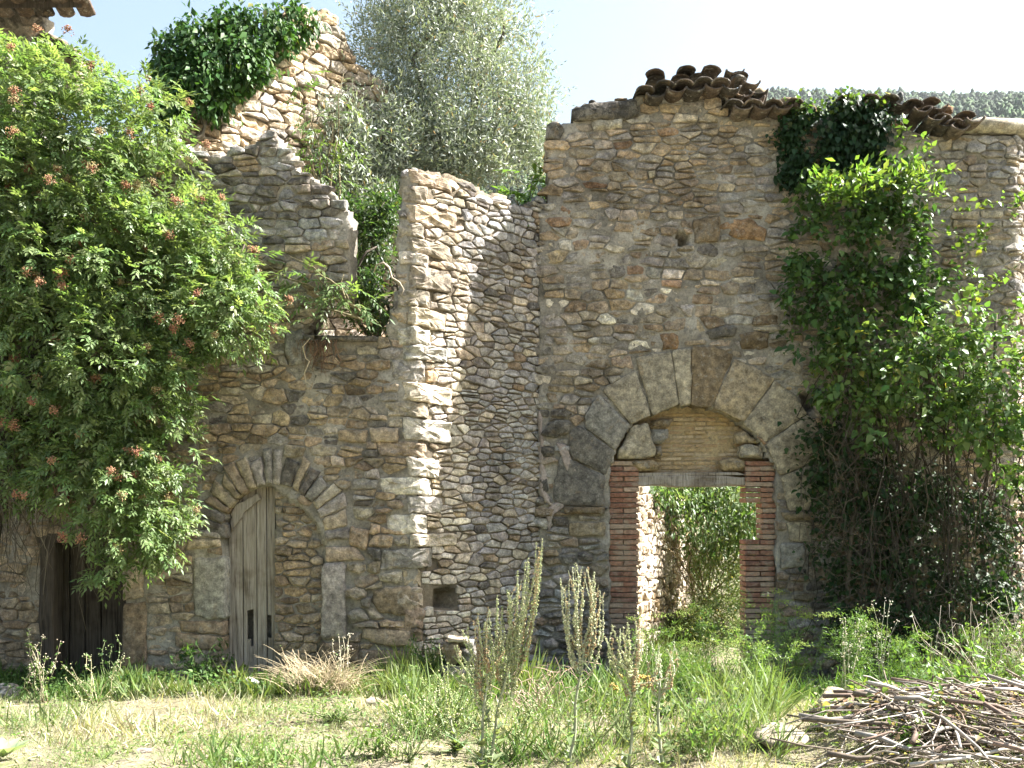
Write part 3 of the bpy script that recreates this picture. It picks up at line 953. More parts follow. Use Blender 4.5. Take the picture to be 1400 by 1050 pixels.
for nm, p, col, br in vous_r:
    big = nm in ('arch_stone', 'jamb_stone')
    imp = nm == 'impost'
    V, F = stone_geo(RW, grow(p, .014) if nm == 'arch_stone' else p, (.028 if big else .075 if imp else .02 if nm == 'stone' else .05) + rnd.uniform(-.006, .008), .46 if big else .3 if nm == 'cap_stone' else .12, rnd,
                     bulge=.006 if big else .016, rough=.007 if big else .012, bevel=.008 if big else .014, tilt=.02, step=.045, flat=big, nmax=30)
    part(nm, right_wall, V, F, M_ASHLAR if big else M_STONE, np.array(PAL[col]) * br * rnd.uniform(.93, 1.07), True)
cells = layout(.2, 6.9, -.8, 6.6, (.075, .165), (.13, .37), right_mask, right_obs + [arch_r, hole_r, hole_2], gap=.02, seed=21, split=.25,
               smaller=lambda u, v: .25 if v > 4.2 else 0)
def pal_r(u, v):
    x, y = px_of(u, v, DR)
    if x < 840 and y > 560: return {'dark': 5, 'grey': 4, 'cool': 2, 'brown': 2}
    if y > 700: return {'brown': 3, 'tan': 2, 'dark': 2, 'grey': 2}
    if x > 1230 and y < 420: return {'grey': 4, 'beige': 3, 'cool': 2, 'tan': 1}
    if y < 330: return {'tan': 4, 'ochre': 3, 'grey': 4, 'beige': 3, 'rust': .6, 'gold': .8}
    return {'tan': 3, 'beige': 5, 'grey': 4, 'brown': 1.2, 'ochre': 1.2, 'rust': .3, 'pale': 1, 'dark': .8}
def d_r(u, v, r):
    x, y = px_of(u, v, DR)
    if y > 690: return r.uniform(-.005, .03), {'rough': .013, 'bulge': .02}
    if x > 1385: return r.uniform(0, .03), {'rough': .012}
    return r.gauss(.008, .009), {}
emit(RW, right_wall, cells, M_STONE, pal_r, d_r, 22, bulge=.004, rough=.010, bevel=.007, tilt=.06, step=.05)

# pinkish cement smeared down the joint between the two walls
cem = Buf()
sm = np.array([(737, 560, 2), (738, 575, 5), (739, 590, 3), (741, 610, 7), (741, 640, 4), (743, 655, 8), (742, 672, 5), (748, 684, 7), (757, 690, 3)])
V = []; F = []
for i, (x, y, w_) in enumerate(sm):
    for k in range(4):
        u, v = RW.uv(x + (k - 1.5) / 1.5 * w_ * .8, y + rnd.uniform(-3, 3)); V.append(RW.map(u, v, (-.01, .026, .022, -.01)[k] + rnd.uniform(-.006, .006)))
    if i:
        for k in range(3): F.append([(i - 1) * 4 + k, i * 4 + k, i * 4 + k + 1, (i - 1) * 4 + k + 1])
part('cement_smear', right_wall, np.array(V), F, M_PINK, None, True)
for pts in ([(760, 606), (774, 607), (788, 645), (776, 648), (768, 628)], [(752, 690), (772, 684), (770, 694), (758, 700), (750, 730), (746, 700)]):
    V, F = stone_geo(RW, rp(pts), .026, .06, rnd, bulge=.006, rough=.008, bevel=.01, tilt=0)
    part('cement_smear', right_wall, V, F, M_PINK, None, True)

# bricks: a few shared meshes
def box_pts(sx, sy, sz, rnd, am=.004):
    xs3 = [-1, -.86, 0, .86, 1]; ys3 = [-1, -.9, .9, 1]; zs3 = [-1, -.75, .75, 1]
    idx = {}; V = []; F = []
    nx, ny, nz = len(xs3), len(ys3), len(zs3)
    def g(i, j, k):
        if (i, j, k) not in idx:
            e = (i in (0, nx - 1)) + (j in (0, ny - 1)) + (k in (0, nz - 1))
            f = 1 if e < 2 else .985 if e == 2 else .965
            idx[(i, j, k)] = len(V)
            V.append((xs3[i] * sx / 2 * f + rnd.uniform(-am, am), ys3[j] * sy / 2 * f + rnd.uniform(-am, am), zs3[k] * sz / 2 * (f if e < 3 else .93) + rnd.uniform(-am, am) * .5))
        return idx[(i, j, k)]
    for i in range(nx - 1):
        for k in range(nz - 1):
            F.append([g(i, 0, k), g(i + 1, 0, k), g(i + 1, 0, k + 1), g(i, 0, k + 1)])
            F.append([g(i, ny - 1, k), g(i, ny - 1, k + 1), g(i + 1, ny - 1, k + 1), g(i + 1, ny - 1, k)])
    for i in range(nx - 1):
        for j in range(ny - 1):
            F.append([g(i, j, 0), g(i, j + 1, 0), g(i + 1, j + 1, 0), g(i + 1, j, 0)])
            F.append([g(i, j, nz - 1), g(i + 1, j, nz - 1), g(i + 1, j + 1, nz - 1), g(i, j + 1, nz - 1)])
    for j in range(ny - 1):
        for k in range(nz - 1):
            F.append([g(0, j, k), g(0, j, k + 1), g(0, j + 1, k + 1), g(0, j + 1, k)])
            F.append([g(nx - 1, j, k), g(nx - 1, j + 1, k), g(nx - 1, j + 1, k + 1), g(nx - 1, j, k + 1)])
    return V, F
BR_T = [(.29, .15, .10), (.32, .18, .12), (.25, .125, .085), (.35, .22, .155), (.3, .165, .115), (.22, .12, .09), (.38, .28, .21), (.28, .145, .1)]
def brick_set(L, Dp, H, tl):
    r_ = []
    for t in tl:
        V, F = box_pts(L, Dp, H, rnd); r_.append(mesh('brick', V, F, M_BRICK, np.array(t), False, (0, 0, 0))[0])
    return r_
full = brick_set(.335, .3, .049, BR_T); half = brick_set(.164, .3, .049, BR_T)
def put(me, parent, name, p, rz=0, ry=0, s=(1, 1, 1)):
    o = bpy.data.objects.new(name, me); COL.objects.link(o); o.parent = parent
    o.location = np.array(p) - ploc(parent); o.rotation_euler = (rnd.uniform(-.01, .01), ry, rz); o.scale = s
    return o
jambL = thing('brick_jamb', 'reddish thin-brick jamb on the left side of the big doorway', 'door jamb', (1.27, 11.35, -.5))
jambR = thing('brick_jamb', 'chipped reddish brick jamb at the right of the big doorway', 'door jamb', (2.84, 11.35, -.5))
for jb, x0, x1 in ((jambL, 833, 874), (jambR, 1022, 1062)):
    xa = (x0 - HX) / FPX * DR; xb = (x1 - HX) / FPX * DR; cx = (xa + xb) / 2
    y = 633; row = 0
    buf = []
    while y < 985:
        z = EYE + (HY - y) / FPX * DR
        dd = .10 + rnd.uniform(-.008, .008)
        bite = jb is jambR and 684 < y < 738
        old = y > 850
        if row % 2 == 0 and not bite:
            put(rnd.choice(full), jb, 'brick', (cx + rnd.uniform(-.006, .006), DR + dd + .13, z), rnd.uniform(-.02, .02), rnd.uniform(-.012, .012))
        else:
            for sgn in (-1, 1):
                if bite and sgn < 0: continue
                put(rnd.choice(half), jb, 'brick', (cx + sgn * .085 + (.02 if bite else 0) + rnd.uniform(-.004, .004), DR + dd + .13, z), rnd.uniform(-.03, .03), rnd.uniform(-.015, .015))
        y += 7.25; row += 1
    V, F = box_pts(xb - xa - .03, .27, 3.0, rnd, .002)
    V = np.array(V) + np.array([cx + (.03 if jb is jambR else 0), DR + .125 + .13, EYE + (HY - 812) / FPX * DR])
    if jb is jambR: V[:, 0] = cx + .105 + (V[:, 0] - cx) * .25
    part('joint_mortar', jb, V, F, M_MORT)

# bricked-up head of the arch above the timber
head = thing('arch_infill', 'plastered thin-brick panel filling the head of the big arch', 'brick panel', (2.06, 11.5, 1.98))
thin = brick_set(.24, .1, .036, [(.44, .34, .21), (.40, .30, .18), (.42, .31, .17), (.38, .27, .16), (.46, .37, .25)])
dep = .27
for row in range(15):
    z = EYE + (HY - (650 - row * 6.1)) / FPX * DR
    off = (row % 2) * .13
    for k in range(-1, 7):
        x = 1.33 + off + k * .262
        pxx = px_of(x, z, DR)
        half_w = 95 * math.sqrt(max(0, 1 - ((650 - pxx[1]) / 100.) ** 2))
        if abs(pxx[0] - 948) < half_w + 12:
            proud = .006 if row > 11 else rnd.uniform(-.012, .004)
            put(rnd.choice(thin), head, 'brick', (x + rnd.uniform(-.01, .01), DR + dep + .03 - proud, z), rnd.uniform(-.01, .01), rnd.uniform(-.01, .01))
PW = Wall([(1.0, DR + dep), (3.2, DR + dep)], 1.0)
hm = rp([(834, 655), (834, 636), (842, 612), (866, 578), (892, 560), (922, 553), (972, 553), (996, 562), (1024, 584), (1046, 614), (1060, 655)])
M_PLAS = mortar_mat('ochre_plaster', (.42, .33, .20), (.47, .39, .26), (.36, .26, .14))
sheet(PW, head, 'plaster', M_PLAS, 1.05, 3.05, 1.95, 2.95, .022, lambda U, V: in_poly(hm, U, V), lambda U, V: .008 + .010 * vn(np.stack([U, V, U * 0], -1), 2.5, 2), .09, .007, 6)
for nm, pts, col, d_, dp in (
        ('block', [(424, 605), (428, 570), (480, 472), (548, 460), (556, 520), (575, 560), (575, 592), (540, 600)], 'beige', -.03, .3),
        ('block', [(918, 596), (915, 548), (960, 542), (1002, 552), (1008, 600)], 'beige', -.04, .25),
        ('block', [(905, 545), (900, 500), (930, 490), (985, 530), (990, 540)], 'tan', -.08, .2),
        ('block', [(540, 450), (600, 438), (650, 440), (640, 470), (600, 480), (560, 480)], 'brown', -.14, .16),
        ('block', [(560, 485), (635, 480), (630, 520), (600, 545), (560, 540)], 'grey', -.14, .16),
        ('block', [(572, 548), (606, 548), (606, 600), (580, 605)], 'tan', -.15, .12),
        ('block', [(455, 610), (560, 606), (598, 622), (590, 650), (500, 652)], 'ochre', -.08, .2),
        ('block', [(835, 610), (900, 600), (945, 608), (965, 640), (940, 652), (850, 650)], 'ochre', -.12, .15)):
    V, F = stone_geo(RW, Z1(pts), d_, dp, rnd, bulge=.015, rough=.013, bevel=.022, tilt=.08, step=.045)
    part(nm, head, V, F, M_STONE, np.array(PAL[col]) * rnd.uniform(.9, 1.1), True)
lint = thing('timber_lintel', 'grey cracked timber beam across the top of the big doorway', 'lintel', (2.06, 11.4, 1.98))
V, F = stone_geo(RW, rp([(868, 651), (940, 649), (1032, 652), (1032, 663), (950, 665), (868, 663)]), -.1, .3, rnd, bulge=.004, rough=.006, bevel=.01, tilt=0, step=.05, flat=True, nmax=40)
part('beam', lint, V, F, M_WOOD)
V, F = stone_geo(RW, rp([(872, 646), (1010, 645), (1024, 649), (872, 651)]), -.11, .25, rnd, bulge=.004, rough=.004, bevel=.006, tilt=0, step=.05, flat=True, nmax=40)
part('upper_board', lint, V, F, M_WOOD)
sill = thing('door_sill', 'worn stone threshold slab at the foot of the big doorway', 'threshold', (2.1, 11.1, -.6))
V, F = stone_geo(RW, rp([(878, 966), (1030, 964), (1036, 985), (875, 985)]), .12, .5, rnd, bulge=.01, rough=.012, bevel=.02, tilt=.02, step=.06)
part('slab', sill, V, F, M_STONE, (.3, .27, .22), True)

# roof tiles left along the wall top
def tile_mesh(rad, length, th, tint, rnd, taper=.82):
    n = 9; V = []; F = []; rows = 4
    for L_ in (0, 1):
        for i in range(rows):
            t = i / (rows - 1.); r_ = rad * (1 - (1 - taper) * t) - L_ * th
            for j in range(n):
                a = math.pi * (.02 + .96 * j / (n - 1))
                V.append((math.cos(a) * r_ + rnd.uniform(-.002, .002), (t - .5) * length + (rnd.uniform(-.008, .008) if i in (0, rows - 1) else 0), math.sin(a) * r_ * .6 + rnd.uniform(-.003, .003)))
    m1 = rows * n
    for i in range(rows - 1):
        for j in range(n - 1):
            a = i * n + j
            F.append([a, a + n, a + n + 1, a + 1]); F.append([a + m1, a + 1 + m1, a + n + 1 + m1, a + n + m1])
    for j in range(n - 1):
        F.append([j, j + 1, j + 1 + m1, j + m1]); a = (rows - 1) * n + j; F.append([a + 1, a, a + m1, a + 1 + m1])
    for i in range(rows - 1):
        F.append([i * n, i * n + m1, (i + 1) * n + m1, (i + 1) * n]); a = i * n + n - 1; F.append([a, a + n, a + n + m1, a + m1])
    return mesh('roof_tile', V, F, M_TILE, np.array(tint), True, (0, 0, 0))[0]
tiles = [tile_mesh(.112, .46, .022, t, rnd) for t in ((.09, .07, .055), (.07, .06, .05), (.12, .09, .07), (.06, .053, .045), (.15, .12, .095))]
def tile(px, py, flip, dy=0, rz=0, ry=0, D=11.2, tilt=.13):
    p = W(px, py + (1.5 if flip else -1.5), D + dy)
    o = bpy.data.objects.new('roof_tile', rnd.choice(tiles)); COL.objects.link(o); o.parent = right_wall
    o.location = p - ploc(right_wall)
    o.rotation_euler = (tilt + rnd.uniform(-.05, .05), (math.pi if flip else 0) + ry * .4 + rnd.uniform(-.06, .06), rz * .5 + rnd.uniform(-.06, .06))
    return o
for i, (x, y) in enumerate([(878, 136), (905, 130), (930, 129), (955, 126), (980, 127)]):
    tile(x, y - 2, False, .0, .1); tile(x + 14, y + 3, True, .02, .1)
for x, y in ((892, 124), (925, 122), (950, 120)): tile(x, y - 3, False, .3, .05)
for x, y, f in ((898, 112, 0), (935, 109, 0), (967, 108, 0), (1000, 108, 1), (1008, 116, 0), (1020, 122, 1), (992, 118, 1)): tile(x, y, bool(f), .22, rnd.uniform(-.5, .5), rnd.uniform(-.3, .3), tilt=.1)
for i, x in enumerate((996, 1023, 1050, 1076)):
    tile(x, 154 - i * 1.0, False, -.02, .1); tile(x + 13, 157 - i, True, 0, .1)
for x, y in ((1004, 144), (1030, 142), (1058, 146), (1012, 136), (1036, 134)): tile(x, y, x % 2 == 0, .15, rnd.uniform(-.4, .4), rnd.uniform(-.2, .2), tilt=.1)
for x, y, f in ((1150, 146, 0), (1164, 150, 1), (1178, 145, 0), (1192, 149, 1), (1206, 146, 0), (1222, 152, 1), (1238, 152, 0), (1250, 160, 1), (1256, 162, 0), (1268, 170, 1), (1278, 170, 0), (1292, 178, 0),
                (1284, 180, 1), (1300, 184, 1), (1262, 150, 0), (1276, 156, 1), (1310, 168, 0), (1322, 172, 1)):
    tile(x, y, bool(f), rnd.uniform(-.05, .12), rnd.uniform(-.2, .25), rnd.uniform(-.15, .15), tilt=.15)
for nm, x, y, w_, h_, c_ in (('tile_fragment', 1010, 106, 28, 8, 'dark'), ('tile_fragment', 1040, 124, 22, 14, 'tan'), ('tile_fragment', 1232, 132, 7, 18, 'cool'), ('tile_fragment', 1296, 150, 20, 14, 'rust'),
                             ('tile_fragment', 1325, 158, 16, 12, 'brown'), ('tile_fragment', 1112, 152, 14, 22, 'rust'), ('tile_fragment', 1075, 138, 28, 14, 'brown'), ('tile_fragment', 810, 138, 10, 8, 'dark'), ('tile_fragment', 850, 134, 20, 8, 'brown')):
    pts = [(x + w_ * .5 * math.cos(a) * rnd.uniform(.8, 1.1), y + h_ * .5 * math.sin(a) * rnd.uniform(.8, 1.1)) for a in np.arange(6) * math.pi / 3 + .4]
    V, F = stone_geo(RW, rp(pts), rnd.uniform(-.05, .02), .22, rnd, bulge=.02, rough=.012, bevel=.02)
    part(nm, right_wall, V, F, M_TILE, np.array(PAL[c_]) * .8, True)
# heavy rounded coping on the right end
V, F = tube([RW.map(*RW.uv(x, y), d) for x, y, d in ((1312, 177, 0), (1340, 172, .03), (1400, 172, .03), (1450, 171, .0))], [.05, .085, .09, .08], 10)
part('coping', right_wall, V, F, M_STONE, (.42, .38, .3), True)

# ------------------------------------------------------------ the sunlit gable behind
GW = Wall([(-3.62, 10.55), (-1.3, 13.1)], 0)
gt = GW.poly([(215, 215), (245, 180), (262, 150), (300, 125), (335, 100), (352, 82), (372, 70), (385, 35), (402, 12), (418, 8), (440, 14), (455, 30), (470, 42), (482, 62), (490, 84), (505, 95), (540, 120), (600, 150)])
GU = np.array([p[0] for p in gt]); GV = np.array([p[1] for p in gt])
gable = thing('ruined_gable', 'tall sunlit ochre rubble gable stepping up behind the front wall, ivy on its left slope', 'wall', (-2.4, 11.8, -.2))
gmask = lambda U, V: (V < np.interp(U, GU, GV))
sheet(GW, gable, 'earth_joints', M_EARTH, -.3, 3.4, -.5, 8.2, .05, gmask, lambda U, V: -.045 + 0 * U, .4, .015, 7)
cells = layout(-.2, 3.3, 1.6, 8.2, (.08, .18), (.13, .38), gmask, [], gap=.018, seed=31, split=.3, jit=.3)
emit(GW, gable, cells, M_SUNNY, {'beige': 4, 'gold': 1.5, 'tan': 4, 'pale': 3, 'grey': 1, 'ochre': 2}, lambda u, v, r: (r.uniform(-.02, .03), {}), 32, bulge=.006, rough=.012, bevel=.010, tilt=.12, depth=.14)

# courtyard wall seen through the doorway, lit by the sun
CW = Wall([(1.42, 12.0), (2.75, 15.6)], 0)
court = thing('ruined_wall', 'bright sunlit rubble wall of the courtyard seen through the big doorway', 'wall', (2.0, 13.5, -.3))
cmask = lambda U, V: V < 1.75 + .25 * np.sin(U * 2.1) + .12 * np.sin(U * 7)
sheet(CW, court, 'earth_joints', M_EARTH, -.2, 3.8, -.9, 2.4, .06, cmask, lambda U, V: -.045 + 0 * U, .4, .015, 8)
cells = layout(-.2, 3.8, -.6, 2.3, (.1, .18), (.14, .36), cmask, [], gap=.02, seed=41, jit=.4)
emit(CW, court, cells, M_SUNNY, {'beige': 4, 'pale': 4, 'tan': 3, 'gold': .8}, lambda u, v, r: (r.uniform(-.02, .03), {}), 42, bulge=.006, rough=.012, bevel=.010, tilt=.12)

# the old house beyond, upper left
HW = Wall([(-9.5, 13.6), (-6.43, 13.6), (-8.3, 17)], -9.5)
house = thing('stone_house', 'grey stone house corner with dark tiled eave, in the upper left above the elder', 'house', (-7.6, 14.0, 0))
hmask = lambda U, V: V < 9.6
sheet(HW, house, 'mortar', M_MORT, -9.5, -3.5, 5.0, 9.6, .08, hmask, lambda U, V: -.02 + 0 * U, .4, .012, 9)
cells = layout(-9.4, -6.5, 6.3, 9.5, (.16, .28), (.22, .45), hmask, [], gap=.03, seed=51, jit=.5)
emit(HW, house, cells, M_DRY, {'cool': 4, 'grey': 4, 'beige': 2}, lambda u, v, r: (r.uniform(0, .03), {}), 52, bulge=.02, rough=.014, bevel=.024)
def pxz(px, py, D): return W(px, py, D)
V = []; F = []
for (x, y, z) in ((-10.5, 12.9, 8.17), (-5.62, 12.9, 8.19), (-6.65, 15.5, 9.8), (-10.5, 15.5, 9.8)):
    V.append((x, y, z)); V.append((x, y, z + .14))
F = [[0, 2, 4, 6], [7, 5, 3, 1], [0, 1, 3, 2], [2, 3, 5, 4], [4, 5, 7, 6], [6, 7, 1, 0]]
part('eave_boards', house, np.array(V, float), F, M_DARKWOOD)
for i in range(10):
    for f in (0, 1):
        o = bpy.data.objects.new('eave_tile', tiles[rnd.randrange(5)]); COL.objects.link(o); o.parent = house
        o.location = np.array([-8.2 + i * .27 + f * .13, 12.85, 8.36 - f * .03]) - ploc(house)
        o.rotation_euler = (.35, math.pi if f else 0, 0); o.scale = (1.2, 1.3, 1.2)
low = thing('tiled_lean_to', 'low reddish tiled roof stub beside the stone house, above the elder', 'roof', (-5.95, 12.5, 6.9))
LWl = Wall([(-7.4, 12.5), (-5.65, 12.5)], -7.4)
V, F = stone_geo(LWl, [LWl.uv(60, 64), LWl.uv(104, 66), LWl.uv(104, 130), LWl.uv(60, 130)], 0, .5, rnd, bulge=.01, rough=.01, bevel=.02, flat=True)
part('wall', low, V, F, M_STONE, (.4, .34, .25), True)
for i, (x, y) in enumerate(((66, 62), (76, 63), (86, 65), (94, 72), (98, 78), (72, 56))):
    o = bpy.data.objects.new('roof_tile', tiles[2 + i % 3]); COL.objects.link(o); o.parent = low
    o.location = W(x, y, 12.35) - ploc(low); o.rotation_euler = (.3, 0, rnd.uniform(-.2, .2))
# ------------------------------------------------------------ trees, ivy and vines
def leaf_cloud(P, out, tpl, size, tint, down=.5, rnd=NR, spread=.8, wide=1.0, var=.3, hue=.12, up=.6):
    n = len(P)
    X = unit(out * .6 + rnd.randn(n, 3) * spread + np.array([0, 0, -down]))
    U = unit(out * .55 + np.array([.2, 0, up * 1.3]) + rnd.randn(n, 3) * .45)
    s = size * rnd.uniform(.4, 1.3, n)
    T = tints(tint, n, var, hue, rnd)
    old = rnd.uniform(0, 1, n) < .025
    T[old] = T[old] * [2.2, 1.3, 1.0]
    return inst(tpl, P, X, U, s, T, wide)

def pinnate(P, out, length, leaflets, size, tint, rnd=NR, droop=.5, tpl=LANCE, wide=1.0, up=.5):
    """compound leaves: a curved midrib at each P with paired leaflets"""
    n = len(P)
    X = unit(out * .9 + rnd.randn(n, 3) * .55 + np.array([0, 0, -droop * .5]))
    U = unit(np.array([.25, -.15, 1.0]) + out * up * .4 + rnd.randn(n, 3) * .3)
    Y = unit(np.cross(U, X)); Z = np.cross(X, Y)
    L = length * rnd.uniform(.7, 1.2, n)
    T = tints(tint, n, .28, .1, rnd)
    parts = []
    for i in range(leaflets):
        if i == leaflets - 1: t = 1.0; side = 0
        else: t = .3 + .65 * (i // 2) / max(1, (leaflets - 1) // 2 - .0); side = 1 if i % 2 else -1
        p = P + X * (L * t)[:, None] - np.array([0, 0, 1.0]) * (droop * L * t * t * .4)[:, None]
        d = unit(X * (.75 if side else 1) + Y * side * .8 - np.array([0, 0, droop * .45]) + rnd.randn(n, 3) * .12)
        parts.append(inst(tpl, p, d, Z + rnd.randn(n, 3) * .2, size * rnd.uniform(.75, 1.2, n), T * rnd.uniform(.9, 1.1, (n, 1)), wide))
    return cat(parts)

def branches(root, parent, mat, tips, r0, tint, name='branch', bend=.12, n=9, sides=6, sag=0):
    for t in tips:
        V, F = tube(wander(root, t, n, bend, sag=sag), np.linspace(r0, r0 * .25, n), sides)
        part(name, parent, V, F, mat, np.array(tint) * R.uniform(.8, 1.15), True)

# elder bush hanging over the left wall
elder = thing('elder_bush', 'big green elder bush with reddish seed heads covering the left end of the front wall', 'bush', (-4.6, 9.3, 0))
V, F = tube([(-5.1, 9.45, -.15), (-5.05, 9.4, .6), (-4.9, 9.35, 1.5), (-4.7, 9.3, 2.6), (-4.3, 9.35, 3.8)], [.085, .075, .07, .06, .04], 9)
part('trunk', elder, V, F, M_BARK, (.08, .07, .055), True)
V, F = tube([(-5.2, 9.4, -.15), (-5.25, 9.3, .8), (-5.0, 9.2, 1.9), (-4.4, 9.2, 3.0)], [.08, .07, .06, .04], 8)
part('trunk', elder, V, F, M_BARK, (.09, .075, .06), True)
EB = [blob(60, 175, 150, 95, 9.4, .6), blob(30, 300, 150, 140, 9.3, .6), blob(150, 250, 118, 110, 9.4, .5), blob(110, 370, 165, 120, 9.2, .6), blob(225, 390, 120, 85, 9.3, .45), blob(300, 425, 72, 58, 9.3, .35),
      blob(290, 330, 52, 48, 9.45, .3), blob(100, 480, 150, 90, 9.1, .55), blob(170, 520, 108, 75, 9.2, .45), blob(190, 600, 88, 66, 9.25, .38), blob(130, 650, 90, 62, 9.1, .4), blob(165, 715, 66, 52, 9.15, .32),
      blob(215, 690, 45, 52, 9.3, .25), blob(95, 110, 60, 40, 9.5, .4), blob(185, 160, 70, 55, 9.5, .4), blob(20, 110, 60, 50, 9.5, .4), blob(255, 310, 60, 50, 9.4, .3), blob(330, 390, 36, 34, 9.35, .2), blob(120, 600, 90, 70, 9.2, .4), blob(20, 640, 55, 50, 9.3, .35), blob(-10, 560, 60, 80, 9.3, .4), blob(235, 470, 50, 40, 9.3, .2), blob(148, 785, 22, 18, 9.2, .12), blob(205, 745, 42, 24, 9.25, .2), blob(60, 560, 70, 60, 9.3, .4), blob(-60, 350, 130, 250, 9.4, .6)]
P, o_, ci = clumps(EB, 2400, 6, .045, .9)
o_ = unit(o_ + np.array([.15, -.35, .12]))
v1 = pinnate(P, o_, .125, 7, .063, [(.165, .235, .095), (.14, .205, .08), (.205, .265, .12)], droop=.45, wide=1.0)
P2, o2, _ = clumps([(x, y + .1, z, a * .85, b_ * .8, c_ * .85) for x, y, z, a, b_, c_ in EB], 1100, 4, .08, .6)
v2 = pinnate(P2, unit(o2 + [0, -.2, .1]), .15, 5, .08, [(.15, .205, .08), (.13, .18, .07)], droop=.6)
V, F, T = cat([v1, v2])
part('foliage', elder, V, F, M_LEAF, T)
for i in range(16):
    b_ = EB[R.randrange(len(EB) - 1)]
    branches((-4.75 + R.uniform(-.1, .2), 9.4, R.uniform(2.0, 3.4)), elder, M_BARK, [(b_[0] + R.uniform(-.3, .3), b_[1] + .1, b_[2])], .022, (.11, .09, .07), bend=.1)
# bare hanging twigs low on the left
bf = Buf()
for i in range(150):
    p0 = W(R.uniform(-20, 130), R.uniform(560, 700), 9.3 + R.uniform(-.2, .3)); p1 = p0 + np.array([R.uniform(-.3, .35), R.uniform(-.15, .15), -R.uniform(.3, 1.15)])
    V, F = tube(wander(p0, p1, 7, .07), np.linspace(.005, .0015, 7), 4, False); bf.add(V, F, np.array((.13, .11, .08)) * R.uniform(.5, 1.5))
bf.build('dead_twigs', elder, M_TWIG, True, 'stuff')
SM = (np.array([[0, 0, -.5], [.5, 0, 0], [0, .5, 0], [-.5, 0, 0], [0, -.5, 0], [0, 0, .5]]), np.array([[0, 2, 1], [0, 3, 2], [0, 4, 3], [0, 1, 4], [5, 1, 2], [5, 2, 3], [5, 3, 4], [5, 4, 1]]))
def umbel(c, out, r, n, tint, parent, name='seed_head'):
    d = unit(NR.randn(n, 3) * .7 + out); P = c + d * r * NR.uniform(.45, 1, (n, 1))
    v, f, t = inst(SM, P, NR.randn(n, 3), NR.randn(n, 3), .0125 * NR.uniform(.7, 1.4, n), tints(tint, n, .3, .15))
    sv, sf, st = inst(BLADE, np.repeat(c[None], n // 2, 0), (P - c)[:n // 2], NR.randn(n // 2, 3), np.linalg.norm((P - c)[:n // 2], axis=1), tints((.25, .1, .07), n // 2, .2), 1.0)
    V, F, T = cat([(v, f, t), (sv, sf, st)])
    part(name, parent, V, F, M_FLOWER, T)
sel = NR.choice(len(P), 230, replace=False)
elder_n = 0
for i in sel:
    if o_[i][1] > .1: continue
    umbel(P[i] + o_[i] * .17, o_[i], R.uniform(.045, .08), 70, [(.27, .13, .08), (.33, .19, .11), (.30, .24, .12)][R.randrange(3)], elder)

# broad-leaved ivy over the gable's left slope
ivy1 = thing('ivy_crown', 'dense dark green ivy bush spilling over the left slope of the gable top', 'ivy', (-3.6, 11.0, 6))
IB = [blob(290, 75, 78, 40, 10.9, .35), blob(345, 48, 60, 28, 11.2, .35), blob(268, 120, 50, 50, 10.75, .3), blob(400, 28, 38, 22, 11.5, .25), blob(232, 158, 22, 42, 10.6, .2), blob(310, 100, 55, 30, 10.9, .3), blob(245, 90, 36, 20, 10.8, .2), blob(262, 45, 14, 22, 10.9, .12),
      blob(325, 35, 40, 22, 11.1, .25)]
P, o_, _ = clumps(IB, 680, 15, .06, .85)
V, F, T = leaf_cloud(P, unit(o_ + [0, -.3, 0]), LANCE, .095, [(.045, .10, .028), (.06, .125, .03), (.035, .08, .025)], down=.9, spread=.5, wide=1.5)
part('foliage', ivy1, V, F, M_IVY, T)
branches(W(262, 200, 10.7), ivy1, M_BARK, [W(290, 80, 10.9), W(345, 50, 11.1), W(262, 120, 10.7)], .035, (.18, .15, .11))

# olive tree behind the walls
olive = thing('olive_tree', 'silvery olive tree rising behind the broken walls in the middle', 'tree', (-.75, 13.2, 0))
OT = np.array([-.78, 13.2, 3.9])
V, F = tube(wander((-.75, 13.2, 0), W(612, 230, 13.2), 8, .05), np.linspace(.17, .09, 8), 10)
part('trunk', olive, V, F, M_BARK, (.12, .105, .09), True)
top = W(612, 230, 13.2)
OB = [blob(610, 80, 120, 90, 13.2, 1.2), blob(640, 150, 105, 85, 13.1, 1.1), blob(560, 190, 95, 75, 12.9, .9), blob(690, 190, 66, 58, 13.2, .8), blob(520, 260, 62, 60, 12.6, .6), blob(575, 30, 85, 60, 13.4, 1.0), blob(650, 30, 85, 60, 13.4, 1.0),
      blob(500, 330, 48, 70, 12.4, .4), blob(630, 230, 85, 35, 13, .8), blob(520, 120, 55, 45, 13.2, .6), blob(715, 120, 42, 62, 13.3, .5), blob(610, -30, 110, 50, 13.4, 1), blob(460, 170, 45, 70, 12.5, .4), blob(480, 230, 50, 60, 12.4, .4), blob(520, 50, 50, 45, 13.4, .5), blob(445, 240, 25, 40, 12.2, .3), blob(470, 200, 50, 80, 11.9, .35), blob(530, 200, 60, 80, 12.3, .5), blob(505, 300, 45, 60, 11.8, .35), blob(730, 180, 34, 50, 13.2, .5), blob(610, 200, 90, 60, 12.6, .5)]
P, o_, ci = clumps(OB, 4600, 20, .075, .78)
nC = ci.max() + 1
cd = unit(NR.randn(nC, 3) * .7 + np.array([0, 0, .35]))
base = leaf_cloud(P, unit(o_ * .5 + cd[ci]), OLIVE, .078, [(.22, .26, .215), (.30, .335, .29), (.14, .175, .14)], down=-.15, spread=.5, wide=1.15, var=.25, hue=.05)
part('foliage', olive, base[0], base[1], M_OLIVE, base[2])
for i in range(15):
    b_ = OB[R.randrange(len(OB))]
    branches(top + np.array([0, 0, R.uniform(-.8, .2)]), olive, M_BARK, [(b_[0] + R.uniform(-.5, .5), b_[1] + R.uniform(-.3, .3), b_[2] + R.uniform(0, .4))], .05, (.13, .115, .1), bend=.14)
